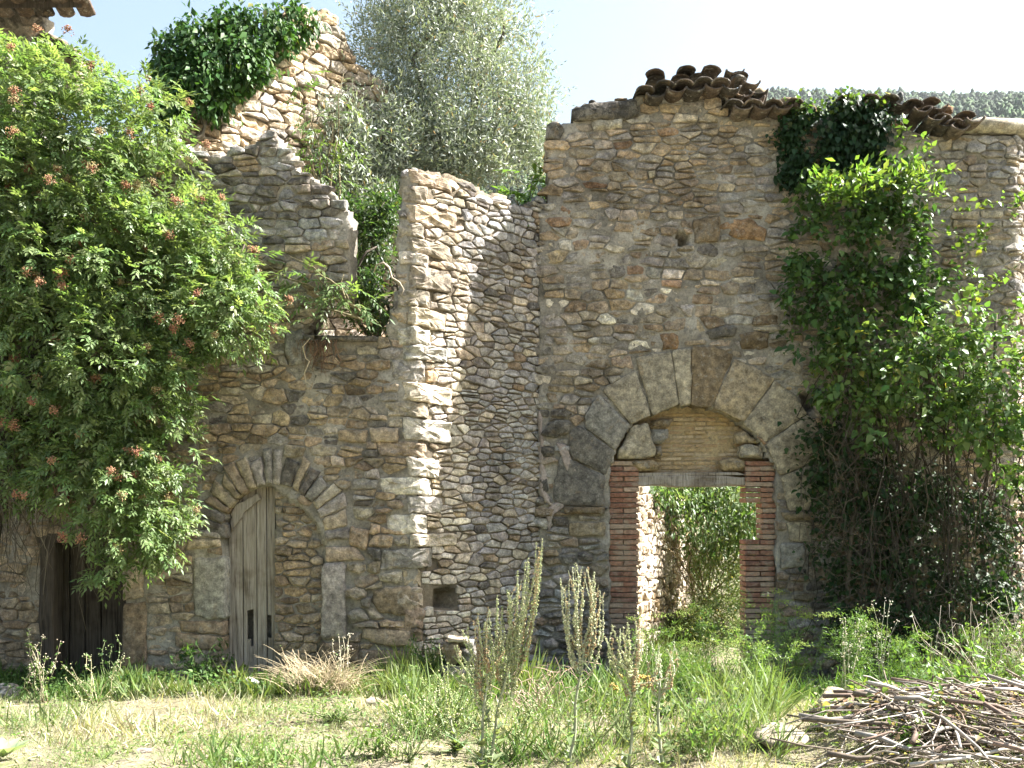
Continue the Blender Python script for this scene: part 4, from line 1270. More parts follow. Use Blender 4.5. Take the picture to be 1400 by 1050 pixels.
# whip-like outer sprays
n = 260
b_ = np.array(OB)[NR.randint(0, len(OB), n)]; d = unit(NR.randn(n, 3) * [1, .6, 1] + [0, 0, .5])
c0 = b_[:, :3] + d * b_[:, 3:] * .85; LS = NR.uniform(.25, .55, n)
t = NR.uniform(0, 1, (n, 18)); Pp = (c0[:, None] + d[:, None] * (t * LS[:, None])[..., None] + NR.randn(n, 18, 3) * .012).reshape(-1, 3)
dd = np.repeat(d, 18, 0)
V, F, T = inst(OLIVE, Pp, unit(dd + NR.randn(len(Pp), 3) * .5), NR.randn(len(Pp), 3), .062 * NR.uniform(.7, 1.2, len(Pp)), tints([(.17, .2, .14), (.2, .23, .17)], len(Pp), .2, .05), 1.1)
part('outer_sprays', olive, V, F, M_OLIVE, T)

# dark shrub filling the notch of the left wall
sh = thing('privet_bush', 'dark leafy bush filling the broken opening of the left wall', 'bush', (-1.7, 11.3, .5))
SB = [blob(505, 330, 42, 62, 11.1, .35), blob(500, 400, 40, 50, 10.8, .3), blob(525, 290, 30, 40, 11.2, .3), blob(512, 435, 26, 22, 10.5, .2), blob(480, 300, 26, 40, 11.3, .25)]
P, o_, _ = clumps(SB, 420, 14, .06, .7)
V, F, T = leaf_cloud(P, unit(o_ + [0, -.3, .2]), LANCE, .07, [(.035, .07, .025), (.05, .09, .03), (.07, .12, .035)], down=.3, spread=.7, wide=1.1)
part('foliage', sh, V, F, M_LEAF, T)
branches(W(515, 470, 11), sh, M_BARK, [W(500, 300, 11.1), W(530, 270, 11.2), W(490, 360, 11), W(520, 340, 11)], .03, (.12, .1, .08))

# ailanthus sprays in front of the gable and over the left wall
def ail(name, label, root, tips, nl, size, tint, cat_='sapling'):
    th = thing(name, label, cat_, tuple(root))
    branches(root, th, M_BARK, tips, .016, (.2, .17, .1), 'stem', bend=.05, n=7)
    P = []; O = []
    for tp in tips:
        for k in range(nl):
            t = R.uniform(.35, 1.0); p = np.array(root) + (np.array(tp) - np.array(root)) * t + NR.randn(3) * .05
            P.append(p); O.append(unit(np.array([R.uniform(-1, 1), R.uniform(-1, .2), R.uniform(-.2, .6)])))
    V, F, T = pinnate(np.array(P), np.array(O), .34, 11, size, tint, droop=.8, wide=.9)
    part('foliage', th, V, F, M_LEAF, T)
    return th
ail('ailanthus_sapling', 'pale green feathery sapling climbing before the sunlit gable face', W(450, 290, 10.9), [W(400, 90, 10.9), W(425, 130, 10.9), W(470, 100, 11), W(455, 170, 10.9), W(480, 180, 11.1), W(420, 200, 10.8)], 11, .075, [(.12, .18, .06), (.09, .15, .045)])
ail('ailanthus_sapling', 'pale drooping leaf sprays leaning out over the door side of the left wall', W(500, 440, 9.95), [W(350, 352, 9.8), W(395, 350, 9.75), W(425, 362, 9.8), W(410, 400, 9.8), W(470, 375, 9.8), W(490, 410, 9.8), W(445, 385, 9.8)], 7, .085, [(.15, .21, .085), (.11, .17, .06)])
ail('fig_shoots', 'bright lime green leafy shoots behind the top of the side wall', W(715, 330, 11.6), [W(705, 245, 11.6), W(730, 240, 11.7), W(745, 235, 11.8), W(735, 265, 11.5), W(700, 270, 11.4), W(690, 262, 11.5)], 14, .1, [(.13, .22, .04), (.10, .18, .035)], 'shrub')

# ivy patches and the big vine on the right wall
def on_wall_blobs(lst): return [blob(x, y, rx, ry, D, rd) for x, y, rx, ry, D, rd in lst]
iv2 = thing('wall_ivy', 'dark flat ivy patch hanging left of the tiles just below the wall top', 'ivy', (3.2, 11.1, 5.3))
P, o_, _ = clumps(on_wall_blobs([(1082, 190, 22, 42, 11.12, .09), (1095, 225, 24, 30, 11.12, .08), (1100, 160, 20, 18, 11.1, .12), (1078, 240, 18, 20, 11.12, .06)]), 150, 12, .05, .6)
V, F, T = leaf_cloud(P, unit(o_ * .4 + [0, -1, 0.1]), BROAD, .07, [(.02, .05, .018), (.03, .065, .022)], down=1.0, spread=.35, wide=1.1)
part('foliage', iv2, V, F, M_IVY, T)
iv3 = thing('wall_ivy', 'square curtain of very dark ivy hanging under the middle wall tiles', 'ivy', (3.9, 11.1, 5.3))
P, o_, _ = clumps(on_wall_blobs([(1168, 185, 48, 36, 11.08, .12), (1180, 215, 36, 22, 11.08, .1), (1150, 200, 36, 36, 11.08, .1), (1195, 165, 30, 24, 11.08, .1), (1165, 150, 36, 14, 11.1, .15)]), 330, 12, .05, .6)
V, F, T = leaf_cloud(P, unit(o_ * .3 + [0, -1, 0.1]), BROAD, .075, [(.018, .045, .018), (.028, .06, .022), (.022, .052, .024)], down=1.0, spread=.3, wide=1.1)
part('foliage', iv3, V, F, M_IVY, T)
P, o_, _ = clumps(on_wall_blobs([(1100, 150, 22, 12, 11.05, .12), (1165, 142, 46, 10, 11.1, .15), (1245, 290, 8, 10, 11, .1)]), 60, 9, .05, .8)
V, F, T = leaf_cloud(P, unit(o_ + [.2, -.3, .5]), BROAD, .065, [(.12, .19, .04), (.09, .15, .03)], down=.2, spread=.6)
part('sunny_shoots', iv3, V, F, M_IVY, T, kind='stuff')

vine = thing('climbing_vine', 'huge green climbing vine covering the wall right of the arch, bare brown stems below', 'vine', (4.3, 10.9, -.4))
VB1 = on_wall_blobs([(1160, 270, 80, 38, 10.85, .24), (1225, 260, 50, 36, 10.85, .22), (1140, 330, 70, 60, 10.85, .28), (1210, 330, 62, 60, 10.85, .2), (1130, 400, 62, 50, 10.9, .24), (1200, 420, 90, 50, 10.8, .28), (1260, 390, 50, 40, 10.85, .25), (1115, 460, 42, 40, 10.95, .16)])
VB2 = on_wall_blobs([(1290, 455, 62, 48, 10.55, .4), (1340, 490, 70, 50, 10.5, .45), (1270, 510, 80, 50, 10.5, .42), (1370, 540, 60, 56, 10.4, .45), (1330, 580, 60, 30, 10.4, .4), (1200, 480, 70, 46, 10.7, .32), (1180, 545, 60, 42, 10.75, .25),
                     (1225, 575, 60, 40, 10.6, .3), (1385, 620, 34, 60, 10.3, .35), (1145, 510, 40, 50, 10.85, .2)])
VB3 = on_wall_blobs([(1130, 600, 45, 48, 10.95, .15), (1120, 650, 36, 46, 11.0, .12), (1140, 700, 50, 50, 11.0, .12), (1190, 650, 50, 60, 10.9, .15), (1150, 780, 40, 60, 11.0, .12), (1230, 770, 70, 80, 10.9, .2), (1210, 700, 60, 60, 10.9, .15), (1300, 800, 70, 50, 10.9, .15), (1280, 680, 70, 70, 10.8, .2), (1350, 720, 60, 70, 10.7, .2), (1370, 820, 50, 60, 10.6, .25), (1250, 860, 90, 40, 10.7, .2), (1160, 850, 36, 40, 10.9, .15)])
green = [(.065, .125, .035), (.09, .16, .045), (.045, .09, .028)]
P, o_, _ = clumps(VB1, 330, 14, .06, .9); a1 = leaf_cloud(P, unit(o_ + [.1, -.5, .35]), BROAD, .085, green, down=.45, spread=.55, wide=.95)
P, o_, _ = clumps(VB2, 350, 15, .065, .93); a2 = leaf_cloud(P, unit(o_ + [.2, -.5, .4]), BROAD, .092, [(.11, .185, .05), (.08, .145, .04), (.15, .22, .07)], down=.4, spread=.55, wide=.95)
P, o_, _ = clumps(VB3, 700, 11, .1, .6); a3 = leaf_cloud(P, unit(o_ * .3 + [0, -.8, .2]), BROAD, .07, [(.025, .055, .018), (.035, .07, .02)], down=.6, spread=.6)  # lower leaves coloured darker, painting in the shade under the vine
P, o_, _ = clumps(on_wall_blobs([(1170, 248, 62, 10, 10.6, .25), (1232, 232, 36, 12, 10.65, .2), (1250, 250, 30, 16, 10.6, .2), (1150, 262, 30, 12, 10.6, .2)]), 80, 9, .05, .9)
a4 = leaf_cloud(P, unit(o_ * .5 + [.3, -.2, .9]), LANCE, .1, [(.12, .2, .045), (.15, .22, .05)], down=-.1, spread=.6, wide=1.3)
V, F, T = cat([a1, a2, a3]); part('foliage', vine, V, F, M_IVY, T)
part('young_shoots', vine, *a4[:2], M_LEAF, a4[2], kind='stuff')
# straggling shoots to the right
SHR = [((1240, 260), (1312, 262)), ((1255, 210), (1225, 255)), ((1270, 215), (1262, 190)), ((1255, 300), (1330, 330)), ((1290, 290), (1375, 275)), ((1330, 330), (1352, 310)), ((1330, 420), (1392, 360)), ((1320, 400), (1365, 380)), ((1350, 430), (1398, 470)), ((1262, 248), (1305, 230)),
       ((1380, 300), (1398, 262)), ((1300, 345), (1350, 335)), ((1230, 215), (1232, 165)), ((1340, 380), (1320, 360)), ((1375, 440), (1396, 400))]
P = []; O = []
for k, (a, c_) in enumerate(SHR):
    p0 = W(*a, 10.95); p1 = W(*c_, 10.85)
    V, F = tube(wander(p0, p1, 7, .04), np.linspace(.006, .003, 7), 4); part('shoot', vine, V, F, M_TWIG, (.14, .16, .06), True)
    for j in range(26):
        t = R.uniform(.1, 1.02); P.append(p0 + (p1 - p0) * t + NR.randn(3) * .035); O.append(unit(NR.randn(3) * .6 + [.2, -.5, .5]))
V, F, T = leaf_cloud(np.array(P), np.array(O), BROAD, .075, [(.12, .19, .05), (.08, .14, .035), (.15, .22, .06)], down=.1, spread=.5)
part('shoot_leaves', vine, V, F, M_LEAF, T)
bf = Buf()
for i in range(170):
    x = R.uniform(1130, 1420); y0 = R.uniform(470, 700); y1 = y0 + R.uniform(80, 330)
    D0 = 10.95 - max(0, (x - 1180)) / 220 * .3 - R.random() * .25
    p0 = W(x, y0, D0); p1 = W(x + R.uniform(-50, 50), y1, D0 + R.uniform(-.15, .1)); p1[2] = max(p1[2], -.5)
    V, F = tube(wander(p0, p1, 9, .15), np.linspace(.0065, .003, 9) * R.uniform(.5, 1.5), 4, False); bf.add(V, F, np.array((.07, .055, .04)) * R.uniform(.5, 1.3))  # stem colour darkened to stand for the shade below the foliage
for i in range(260):
    p0 = W(R.uniform(1120, 1420), R.uniform(560, 900), 10.8 - R.random() * .3); p1 = p0 + np.array([R.uniform(-.6, .6), R.uniform(-.15, .1), R.uniform(-.5, .25)])
    V, F = tube(wander(p0, p1, 6, .05), np.linspace(.004, .0015, 6), 4, False); bf.add(V, F, np.array((.13, .11, .08)) * R.uniform(.3, 1.3))
bf.build('bare_stems', vine, M_TWIG, True, 'stuff')
for i, x in enumerate((1165, 1205, 1250, 1300, 1345, 1235)):
    V, F = tube(wander(W(x, 925, 10.9), W(x + R.uniform(-40, 20), 430, 10.9), 12, .08), np.linspace(.035, .015, 12), 7); part('stem', vine, V, F, M_BARK, (.12, .095, .07), True)

# hanging roots over the left wall, dead curved twig
rt_ = thing('hanging_roots', 'dead pale roots hanging from the ledge under the notch of the left wall', 'roots', tuple(W(430, 470, 9.9)))
for i in range(34):
    x = R.uniform(412, 462); p0 = W(x, 465, 9.9); p1 = W(x + R.uniform(-8, 8), R.uniform(485, 520), 9.93)
    V, F = tube(wander(p0, p1, 6, .03), [.004, .004, .003, .003, .002, .001], 4); part('root', rt_, V, F, M_TWIG, np.array((.2, .12, .08)) * R.uniform(.6, 1.3), True)
V, F = tube([W(*p, 9.85) for p in ((424, 462), (414, 474), (418, 490), (423, 494), (416, 510), (418, 522), (426, 527))], [.007, .007, .006, .006, .005, .004, .003], 5); part('root', rt_, V, F, M_TWIG, (.5, .42, .3), True)
tw = thing('curved_twig', 'bare pale twig arching out of the pier left edge', 'twig', tuple(W(540, 380, 9.9)))
V, F = tube([W(*p, 9.85) for p in ((511, 373), (515, 362), (524, 359), (532, 366), (536, 380), (546, 386), (552, 396), (549, 404))], [.006, .009, .011, .011, .01, .009, .006, .004], 6)
part('stem', tw, V, F, M_TWIG, (.4, .33, .25), True)

# courtyard growth behind the doorway
cb = thing('courtyard_bush', 'dark hanging bush behind the top of the big doorway', 'bush', (2.3, 14.5, 0))
CB = on_wall_blobs([(1000, 690, 60, 55, 14.6, .7), (940, 680, 50, 45, 14.8, .6), (1040, 740, 50, 60, 14.3, .6), (900, 670, 40, 42, 13.6, .35), (970, 740, 50, 35, 14.8, .5), (1010, 640, 80, 40, 14.8, .6), (920, 640, 50, 30, 14.4, .5), (960, 700, 70, 60, 14.0, .5), (980, 720, 90, 90, 16.3, .6), (960, 820, 90, 60, 16.3, .5), (1030, 690, 40, 60, 13.8, .4)])
P, o_, _ = clumps(CB, 900, 17, .09, .8)
V, F, T = leaf_cloud(P, unit(o_ + [.1, -.4, .1]), LANCE, .1, [(.07, .12, .04), (.10, .16, .06), (.17, .22, .1)], down=.8, spread=.5, wide=1.0)
part('foliage', cb, V, F, M_LEAF, T)
branches((2.9, 14.9, .2), cb, M_BARK, [b_[:3] for b_ in CB], .012, (.25, .2, .13))
cb2 = thing('courtyard_bush', 'light yellow-green weed thicket lit by the sun beyond the big doorway', 'bush', (2.9, 14.4, 0))
CB2 = on_wall_blobs([(985, 800, 40, 50, 14.4, .4), (1010, 850, 42, 50, 14.2, .4), (960, 770, 30, 30, 14.6, .3), (1030, 800, 30, 60, 14.2, .4), (970, 860, 36, 40, 14.0, .35), (950, 830, 24, 30, 14.6, .3), (1000, 760, 40, 22, 14.5, .3), (1015, 900, 50, 40, 13.6, .4), (990, 920, 40, 40, 13.4, .3), (1030, 860, 30, 50, 13.8, .3), (950, 880, 24, 40, 13.6, .25)])
P, o_, _ = clumps(CB2, 1300, 18, .08, .85)
V, F, T = leaf_cloud(P, unit(o_ + [.1, -.2, .5]), LANCE, .05, [(.24, .29, .13), (.30, .33, .18), (.16, .22, .08)], down=0, spread=.8)
part('foliage', cb2, V, F, M_LEAF, T)
branches((3.0, 14.4, .2), cb2, M_TWIG, [b_[:3] for b_ in CB2], .008, (.3, .26, .16))
cb3 = thing('dead_creeper', 'brown dead creeper stems tumbling over the courtyard wall in the doorway', 'creeper', (2.2, 14.2, .6))
bf = Buf()
for i in range(28):
    p0 = W(R.uniform(905, 950), R.uniform(690, 780), 14.4 + R.uniform(-.4, .3)); p1 = p0 + np.array([R.uniform(0, .5), R.uniform(-.3, .1), -R.uniform(.3, 1.2)])
    V, F = tube(wander(p0, p1, 7, .08), np.linspace(.009, .003, 7), 4, False); bf.add(V, F, np.array((.4, .31, .18)) * R.uniform(.5, 1.4))
bf.build('dead_stems', cb3, M_TWIG, True, 'stuff')
# ------------------------------------------------------------ foreground: grass, weeds, rocks, brush
def gz(x, y): return float(ground_h(np.array(x), np.array(y)))
def Wg(px, py):
    """photo pixel on the ground -> world point"""
    lo, hi = 4.0, 14.0
    for _ in range(40):
        m_ = (lo + hi) / 2; p = W(px, py, m_)
        if p[2] > gz(p[0], p[1]): lo = m_
        else: hi = m_
    p = W(px, py, lo); p[2] = gz(p[0], p[1]); return p

def grass(n, y0, y1, xf, len_, tint, dens=None, lay=.0, seed=0, wide=1.0):
    r = np.random.RandomState(seed)
    y = np.sqrt(r.uniform(y0 ** 2, y1 ** 2, n)); x = r.uniform(-xf, xf, n) * y
    if dens is not None:
        k = dens(x, y) > r.uniform(0, 1, n); x, y = x[k], y[k]
    n = len(x)
    P = np.stack([x, y, ground_h(x, y) - .004], -1)
    cl = .6 + .6 * np.clip(vn(P, 2.2, 14) + .4, 0, 1.3)
    X = unit(np.stack([r.randn(n) * .55, r.randn(n) * .55, np.full(n, 1 - lay)], -1))
    s = len_ * r.uniform(.45, 1.3, n) * cl
    g_ = np.clip(vn(P, 1.1, 17) * 1.2 + .66 + .25 * r.randn(n), 0, 1)[:, None]
    tt = np.array(tint)
    T = tints(tt[0], n, .3, .1, r) * g_ + tints(tt[1], n, .3, .08, r) * (1 - g_)
    return inst(BLADE, P, X, np.stack([r.randn(n), r.randn(n), r.randn(n) * .2], -1), s, T, wide)

pathd = lambda x, y: np.clip(.75 + .7 * vn(np.stack([x, y, x * 0], -1), .9, 33), .06, 1) * (1 - .8 * ((y < 6.75) & (x < -.3) & (x > -2.6)))
G1 = grass(95000, 5.6, 10.2, .56, .06, [(.17, .235, .09), (.37, .34, .25)], pathd, .25, 1, 1.1)
G2 = grass(34000, 5.6, 10.2, .56, .15, [(.13, .2, .065), (.38, .35, .25)], lambda x, y: np.clip(vn(np.stack([x, y, x * 0], -1), 1.6, 35) + .15, 0, 1), .1, 2, .9)
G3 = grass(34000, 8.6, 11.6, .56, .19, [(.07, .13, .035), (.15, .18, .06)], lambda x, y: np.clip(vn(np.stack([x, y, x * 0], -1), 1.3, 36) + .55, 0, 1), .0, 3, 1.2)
pxx_ = lambda x, y: HX + x / y * FPX
G5 = grass(30000, 6.2, 8.9, .3, .36, [(.10, .165, .055), (.17, .22, .09)], lambda x, y: ((pxx_(x, y) > 540) & (pxx_(x, y) < 1070)) * np.clip(.3 + .8 * vn(np.stack([x, y, x * 0], -1), 2.1, 55), 0, 1) * .38, .12, 5, .45)
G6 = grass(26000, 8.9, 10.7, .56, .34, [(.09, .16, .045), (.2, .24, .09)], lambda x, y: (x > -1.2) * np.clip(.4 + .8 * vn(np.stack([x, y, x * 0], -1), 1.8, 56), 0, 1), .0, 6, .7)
V, F, T = cat([G1, G2, G5])
o = part('meadow_grass', None, V, F, M_GRASS, T, False, 'stuff'); tag(o, 'short half-dry grass over the sunlit ground in the foreground', 'grass')
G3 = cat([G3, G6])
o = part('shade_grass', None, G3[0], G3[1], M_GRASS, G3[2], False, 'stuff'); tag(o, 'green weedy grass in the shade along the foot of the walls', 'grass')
G4 = grass(16000, 11.8, 15.2, .2, .22, [(.11, .16, .05), (.2, .22, .09)], lambda x, y: (x > y * .11) * 1.0, .0, 4, 1.1)
o = part('courtyard_grass', None, G4[0], G4[1], M_GRASS, G4[2], False, 'stuff'); tag(o, 'tall rank grass on the courtyard ground beyond the doorway', 'grass')
# clover-like low leaves
def herb(n, y0, y1, xf, size, tint, dens, seed):
    r = np.random.RandomState(seed)
    y = np.sqrt(r.uniform(y0 ** 2, y1 ** 2, n)); x = r.uniform(-xf, xf, n) * y
    k = dens(x, y) > r.uniform(0, 1, n); x, y = x[k], y[k]; n = len(x)
    h = r.uniform(.0, .07, n) * (1 + 1.2 * (y > 8.7))
    P = np.stack([x, y, ground_h(x, y) + h], -1)
    return inst(BROAD, P, np.stack([r.randn(n), r.randn(n), r.randn(n) * .3 + .25], -1), np.stack([r.randn(n) * .3, r.randn(n) * .3, np.ones(n)], -1), size * r.uniform(.5, 1.3, n), tints(tint, n, .3, .12, r))
H1 = herb(20000, 5.7, 9.6, .56, .03, [(.12, .19, .05), (.17, .23, .08), (.09, .15, .04)], lambda x, y: np.clip(vn(np.stack([x, y, x * 0], -1), 1.9, 51) * 1.4 + .1, 0, 1), 11)
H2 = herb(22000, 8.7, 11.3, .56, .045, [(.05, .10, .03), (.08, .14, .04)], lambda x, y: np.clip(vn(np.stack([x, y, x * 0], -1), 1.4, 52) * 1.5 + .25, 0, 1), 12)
V, F, T = cat([H1, H2])
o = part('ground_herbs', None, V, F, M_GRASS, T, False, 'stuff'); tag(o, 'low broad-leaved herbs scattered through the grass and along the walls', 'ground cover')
# litter: straw and small stones
r = np.random.RandomState(9); n = 5200
y = r.uniform(5.7, 9.6, n); x = r.uniform(-.56, .56, n) * y
P = np.stack([x, y, ground_h(x, y) + .006], -1)
a1 = inst(BLADE, P, np.stack([r.randn(n), r.randn(n), r.randn(n) * .08], -1), np.stack([r.randn(n) * .2, r.randn(n) * .2, np.ones(n)], -1), r.uniform(.04, .16, n), tints([(.5, .43, .28), (.38, .31, .2)], n, .25), .8)
o = part('straw_litter', None, *a1[:2], M_GRASS, a1[2], False, 'stuff'); tag(o, 'dry straw and dead stalks lying over the bare earth', 'straw')
n = 1300; y = r.uniform(5.7, 10.4, n); x = r.uniform(-.56, .56, n) * y
k = vn(np.stack([x, y, x * 0], -1), 1.2, 61) > -.1; x, y = x[k], y[k]; n = len(x)
P = np.stack([x, y, ground_h(x, y) + .004], -1); SM2 = (SM[0] * [1, .8, .55], SM[1])
a1 = inst(SM2, P, np.stack([r.randn(n), r.randn(n), r.randn(n) * .2], -1), np.stack([r.randn(n) * .3, r.randn(n) * .3, np.ones(n)], -1), r.uniform(.015, .055, n), tints([(.42, .37, .29), (.33, .3, .25), (.27, .2, .14)], n, .25))
o = part('rubble_chips', None, *a1[:2], M_STONE, a1[2], False, 'stuff'); tag(o, 'small stone chips scattered on the ground', 'gravel')

def rock(name, label, px, py, D, sx, sy, sz, tint, seed, rz=0, cat_='rock', sink=.25, mat=None, pos=None, parent=None):
    r = np.random.RandomState(seed)
    import bmesh
    bm = bmesh.new(); bmesh.ops.create_icosphere(bm, subdivisions=3, radius=1)
    V = np.array([v.co[:] for v in bm.verts]); F = np.array([[v.index for v in f.verts] for f in bm.faces]); bm.free()
    for i in range(11):                                           # chop planes for a broken outline
        d = unit(r.randn(3)); c = r.uniform(.55, .85); h = V @ d
        V = V - np.clip(h - c, 0, None)[:, None] * d
    V = V * (1 + .05 * fbm(V, 2.3, 3, seed)[:, None]) * [sx, sy, sz]
    ca, sa = math.cos(rz), math.sin(rz)
    V = V @ np.array([[ca, sa, 0], [-sa, ca, 0], [0, 0, 1]])
    if pos is None:
        p = W(px, py, D); pos = (p[0], p[1], gz(p[0], p[1]) + sz * (1 - sink * 2))
    o = part(name, parent, V + np.array(pos), F, mat or M_STONE, tint, False)
    if parent is None: tag(o, label, cat_)
    return o
rock('rock', 'broken pale sandstone block lying behind the left edge of the brush heap', 1135, 985, 7.3, .19, .14, .14, (.42, .37, .25), 3, .3)
rock('rock', 'flat pale slab half under the brush heap near the bottom edge', 1070, 1035, 6.5, .24, .15, .09, (.45, .4, .3), 4, .2)
rock('rock', 'buff stone lump on the back of the brush heap', 1270, 950, 7.2, .15, .11, .13, (.4, .35, .24), 5, 1.0, sink=.1)
rock('rock', 'dark rounded stone in the shade below the right brick jamb', 1120, 950, 10.0, .34, .2, .16, (.15, .14, .12), 6)
rock('rock', 'small grey stone at the left edge of the grass in shadow', 8, 950, 8.9, .16, .12, .1, (.3, .3, .3), 7)
rock('rock', 'pale flat stone fleck on the bare earth at lower left', 196, 1033, 6.5, .06, .04, .018, (.55, .5, .44), 8)
rock('rock', 'small tan stone beside the foot of the pier weeds', 512, 968, 8.2, .085, .06, .045, (.42, .36, .27), 9)
rock('rock', 'low grey stone half buried in grass left of the plank door', 268, 958, 8.7, .12, .09, .035, (.36, .32, .27), 10)
rock('rock', 'dark hollow-sided stone below the doorway threshold', 955, 990, 8.2, .16, .1, .07, (.13, .12, .1), 12)
rock('rock', 'white lichen-spotted stone at the foot of the plank door', 345, 935, 9.55, .09, .07, .07, (.5, .5, .5), 13)

# little stub of masonry in front of the side wall
stub = thing('masonry_stub', 'small stub of stacked stones with a flat brick on top before the side wall', 'stone pile', (-.72, 9.35, -.1))
SW = Wall([(-1.05, 9.35), (-.35, 9.35)], -1.05)
for pts, d, dep, col in (([(606, 880), (628, 878), (634, 905), (612, 910)], .02, .28, 'brown'), ([(630, 886), (650, 886), (652, 908), (634, 910)], .0, .26, 'dark'), ([(602, 911), (650, 909), (654, 938), (600, 940)], .03, .32, 'dark'), ([(600, 941), (655, 940), (658, 980), (598, 980)], .04, .34, 'brown'), ([(622, 876), (648, 878), (646, 886), (630, 885)], -.02, .2, 'grey')):
    V, F = stone_geo(SW, SW.poly(pts), d, dep, rnd, bulge=.014, rough=.014, bevel=.02, tilt=.1, step=.04); part('stone', stub, V, F, M_STONE, np.array(PAL[col]) * .9, True)
V, F = stone_geo(SW, SW.poly([(612, 870), (638, 873), (640, 878), (613, 877)]), .05, .2, rnd, bulge=.003, rough=.004, bevel=.006, tilt=0, flat=True); part('brick', stub, V, F, M_BRICK, (.5, .42, .32), True)

# mulleins
def mullein(label, base, spikes, seed, tint, group='dry mulleins in the foreground', lean=0):
    r = random.Random(seed); rs = np.random.RandomState(seed)
    b_ = Wg(*base) if len(base) == 2 else np.array(base)
    th = thing('mullein', label, 'wild plant', tuple(b_), group)
    D = b_[1]
    c = W(spikes[0][0], spikes[0][1], D)
    V, F = tube(wander(b_, c, 8, .012), np.linspace(.011, .007, 8), 6); part('stem', th, V, F, M_TWIG, (.27, .29, .19), True)
    for (x0, y0, x1, y1) in spikes[1:]:
        p0 = W(x0, y0, D); p1 = W(x1, y1, D + r.uniform(-.12, .12)); m_ = p0 + (p1 - p0) * .3 + np.array([(p1[0] - p0[0]) * .35, 0, -.02])
        t = np.linspace(0, 1, 12)[:, None]; C = (1 - t) ** 2 * p0 + 2 * t * (1 - t) * m_ + t * t * p1
        C = C + np.array([rs.randn() * .014, 0, 0]) * np.sin(t * 6.3) + rs.randn(1, 3) * .02 * np.sin(t * 3.1) * [1, 1, 0]
        V, F = tube(C, np.linspace(.0045, .0015, 12), 5)
        brown = rs.uniform() < .25
        L = np.linalg.norm(p1 - p0); n = int(L / .0042)
        tt = rs.uniform(.1, 1, n); Q = np.stack([np.interp(tt, t[:, 0], C[:, k]) for k in range(3)], -1)
        ang = rs.uniform(0, 6.28, n); ax = np.stack([np.cos(ang), np.sin(ang), rs.uniform(0, .8, n)], -1)
        sz = .0125 * rs.uniform(.6, 1.35, n) * (1.15 - .55 * tt)
        bv, bf_, bt = inst(SM, Q + ax * (sz * .6)[:, None], ax, rs.randn(n, 3), sz, tints((.3, .22, .12) if brown else tint, n, .3, .1, rs))
        VV = np.vstack([V, bv]); FF = F + [[i + len(V) for i in f] for f in bf_.tolist()]
        TT = np.vstack([np.tile((.36, .38, .24), (len(V), 1)), bt])
        part('flower_spike', th, VV, FF, M_FLOWER, TT)
    n = 46; a = rs.uniform(0, 6.28, n); X = np.stack([np.cos(a), np.sin(a), rs.uniform(.1, 1.2, n)], -1)
    hh = rs.uniform(0, .95, n) ** 1.3
    P = b_ + (c - b_) * hh[:, None]
    V, F, T = inst(LANCE, P, X, np.tile([0, 0, 1.0], (n, 1)), rs.uniform(.07, .15, n) * (1 - .75 * hh), tints([(.2, .25, .13), (.16, .2, .1)], n, .2), 1.3)
    part('leaves', th, V, F, M_LEAF, T)
    return th
MT = [(.30, .33, .15), (.38, .39, .22), (.22, .26, .11)]
def fan(cx, cy, n, x0, x1, ytop, ybase, r):
    out = []
    for i in range(n):
        f = (i + .5) / n; x = x0 + (x1 - x0) * f + r.uniform(-4, 4)
        yt = ytop(f) + r.uniform(-14, 14)
        sx = cx + (x - cx) * r.uniform(.1, .4); sy = cy + r.uniform(-.25, .65) * (ybase - cy)
        out.append((sx, sy, x, yt))
    return out
r = random.Random(3)
mullein('tall dry mullein with a broom of pale spikes before the side wall, tallest of them', (672, 1062), [(694, 905)] + fan(694, 900, 30, 664, 746, lambda f: 850 - 105 * f, 985, r) + [(694, 900, 733, 742)], 1, MT)
mullein('shorter bushy mullein with thick spikes left of the tallest one', (655, 1066), [(668, 930)] + fan(668, 930, 22, 606, 695, lambda f: 915 - 60 * math.sin(3 * f), 1030, r) + [(665, 925, 655, 835), (668, 920, 668, 830)], 2, MT)
mullein('mullein with an open fan of thin spikes left of the doorway', (775, 1058), [(797, 890)] + fan(797, 885, 22, 765, 828, lambda f: 800 - 25 * math.sin(3 * f) + 10 * f, 960, r), 3, [(.36, .38, .22), (.42, .42, .28)])
mullein('leaning mullein with curved spikes just left of the brick jamb', (858, 1062), [(868, 925)] + fan(866, 925, 16, 826, 876, lambda f: 870 - 25 * f, 990, r) + [(868, 940, 900, 905), (868, 935, 925, 900)], 4, [(.33, .36, .18), (.4, .41, .24)])
mullein('slim pale mullein standing in front of the doorway opening', (908, 1058), [(902, 930)] + fan(902, 930, 10, 885, 925, lambda f: 885, 970, r), 5, [(.4, .42, .3), (.36, .4, .24)])
mullein('single thin yellow-flowered mullein spike below the masonry stub', (625, 1030), [(616, 980), (616, 990, 600, 880), (617, 985, 612, 905)], 6, [(.22, .27, .1), (.3, .33, .12)], None)
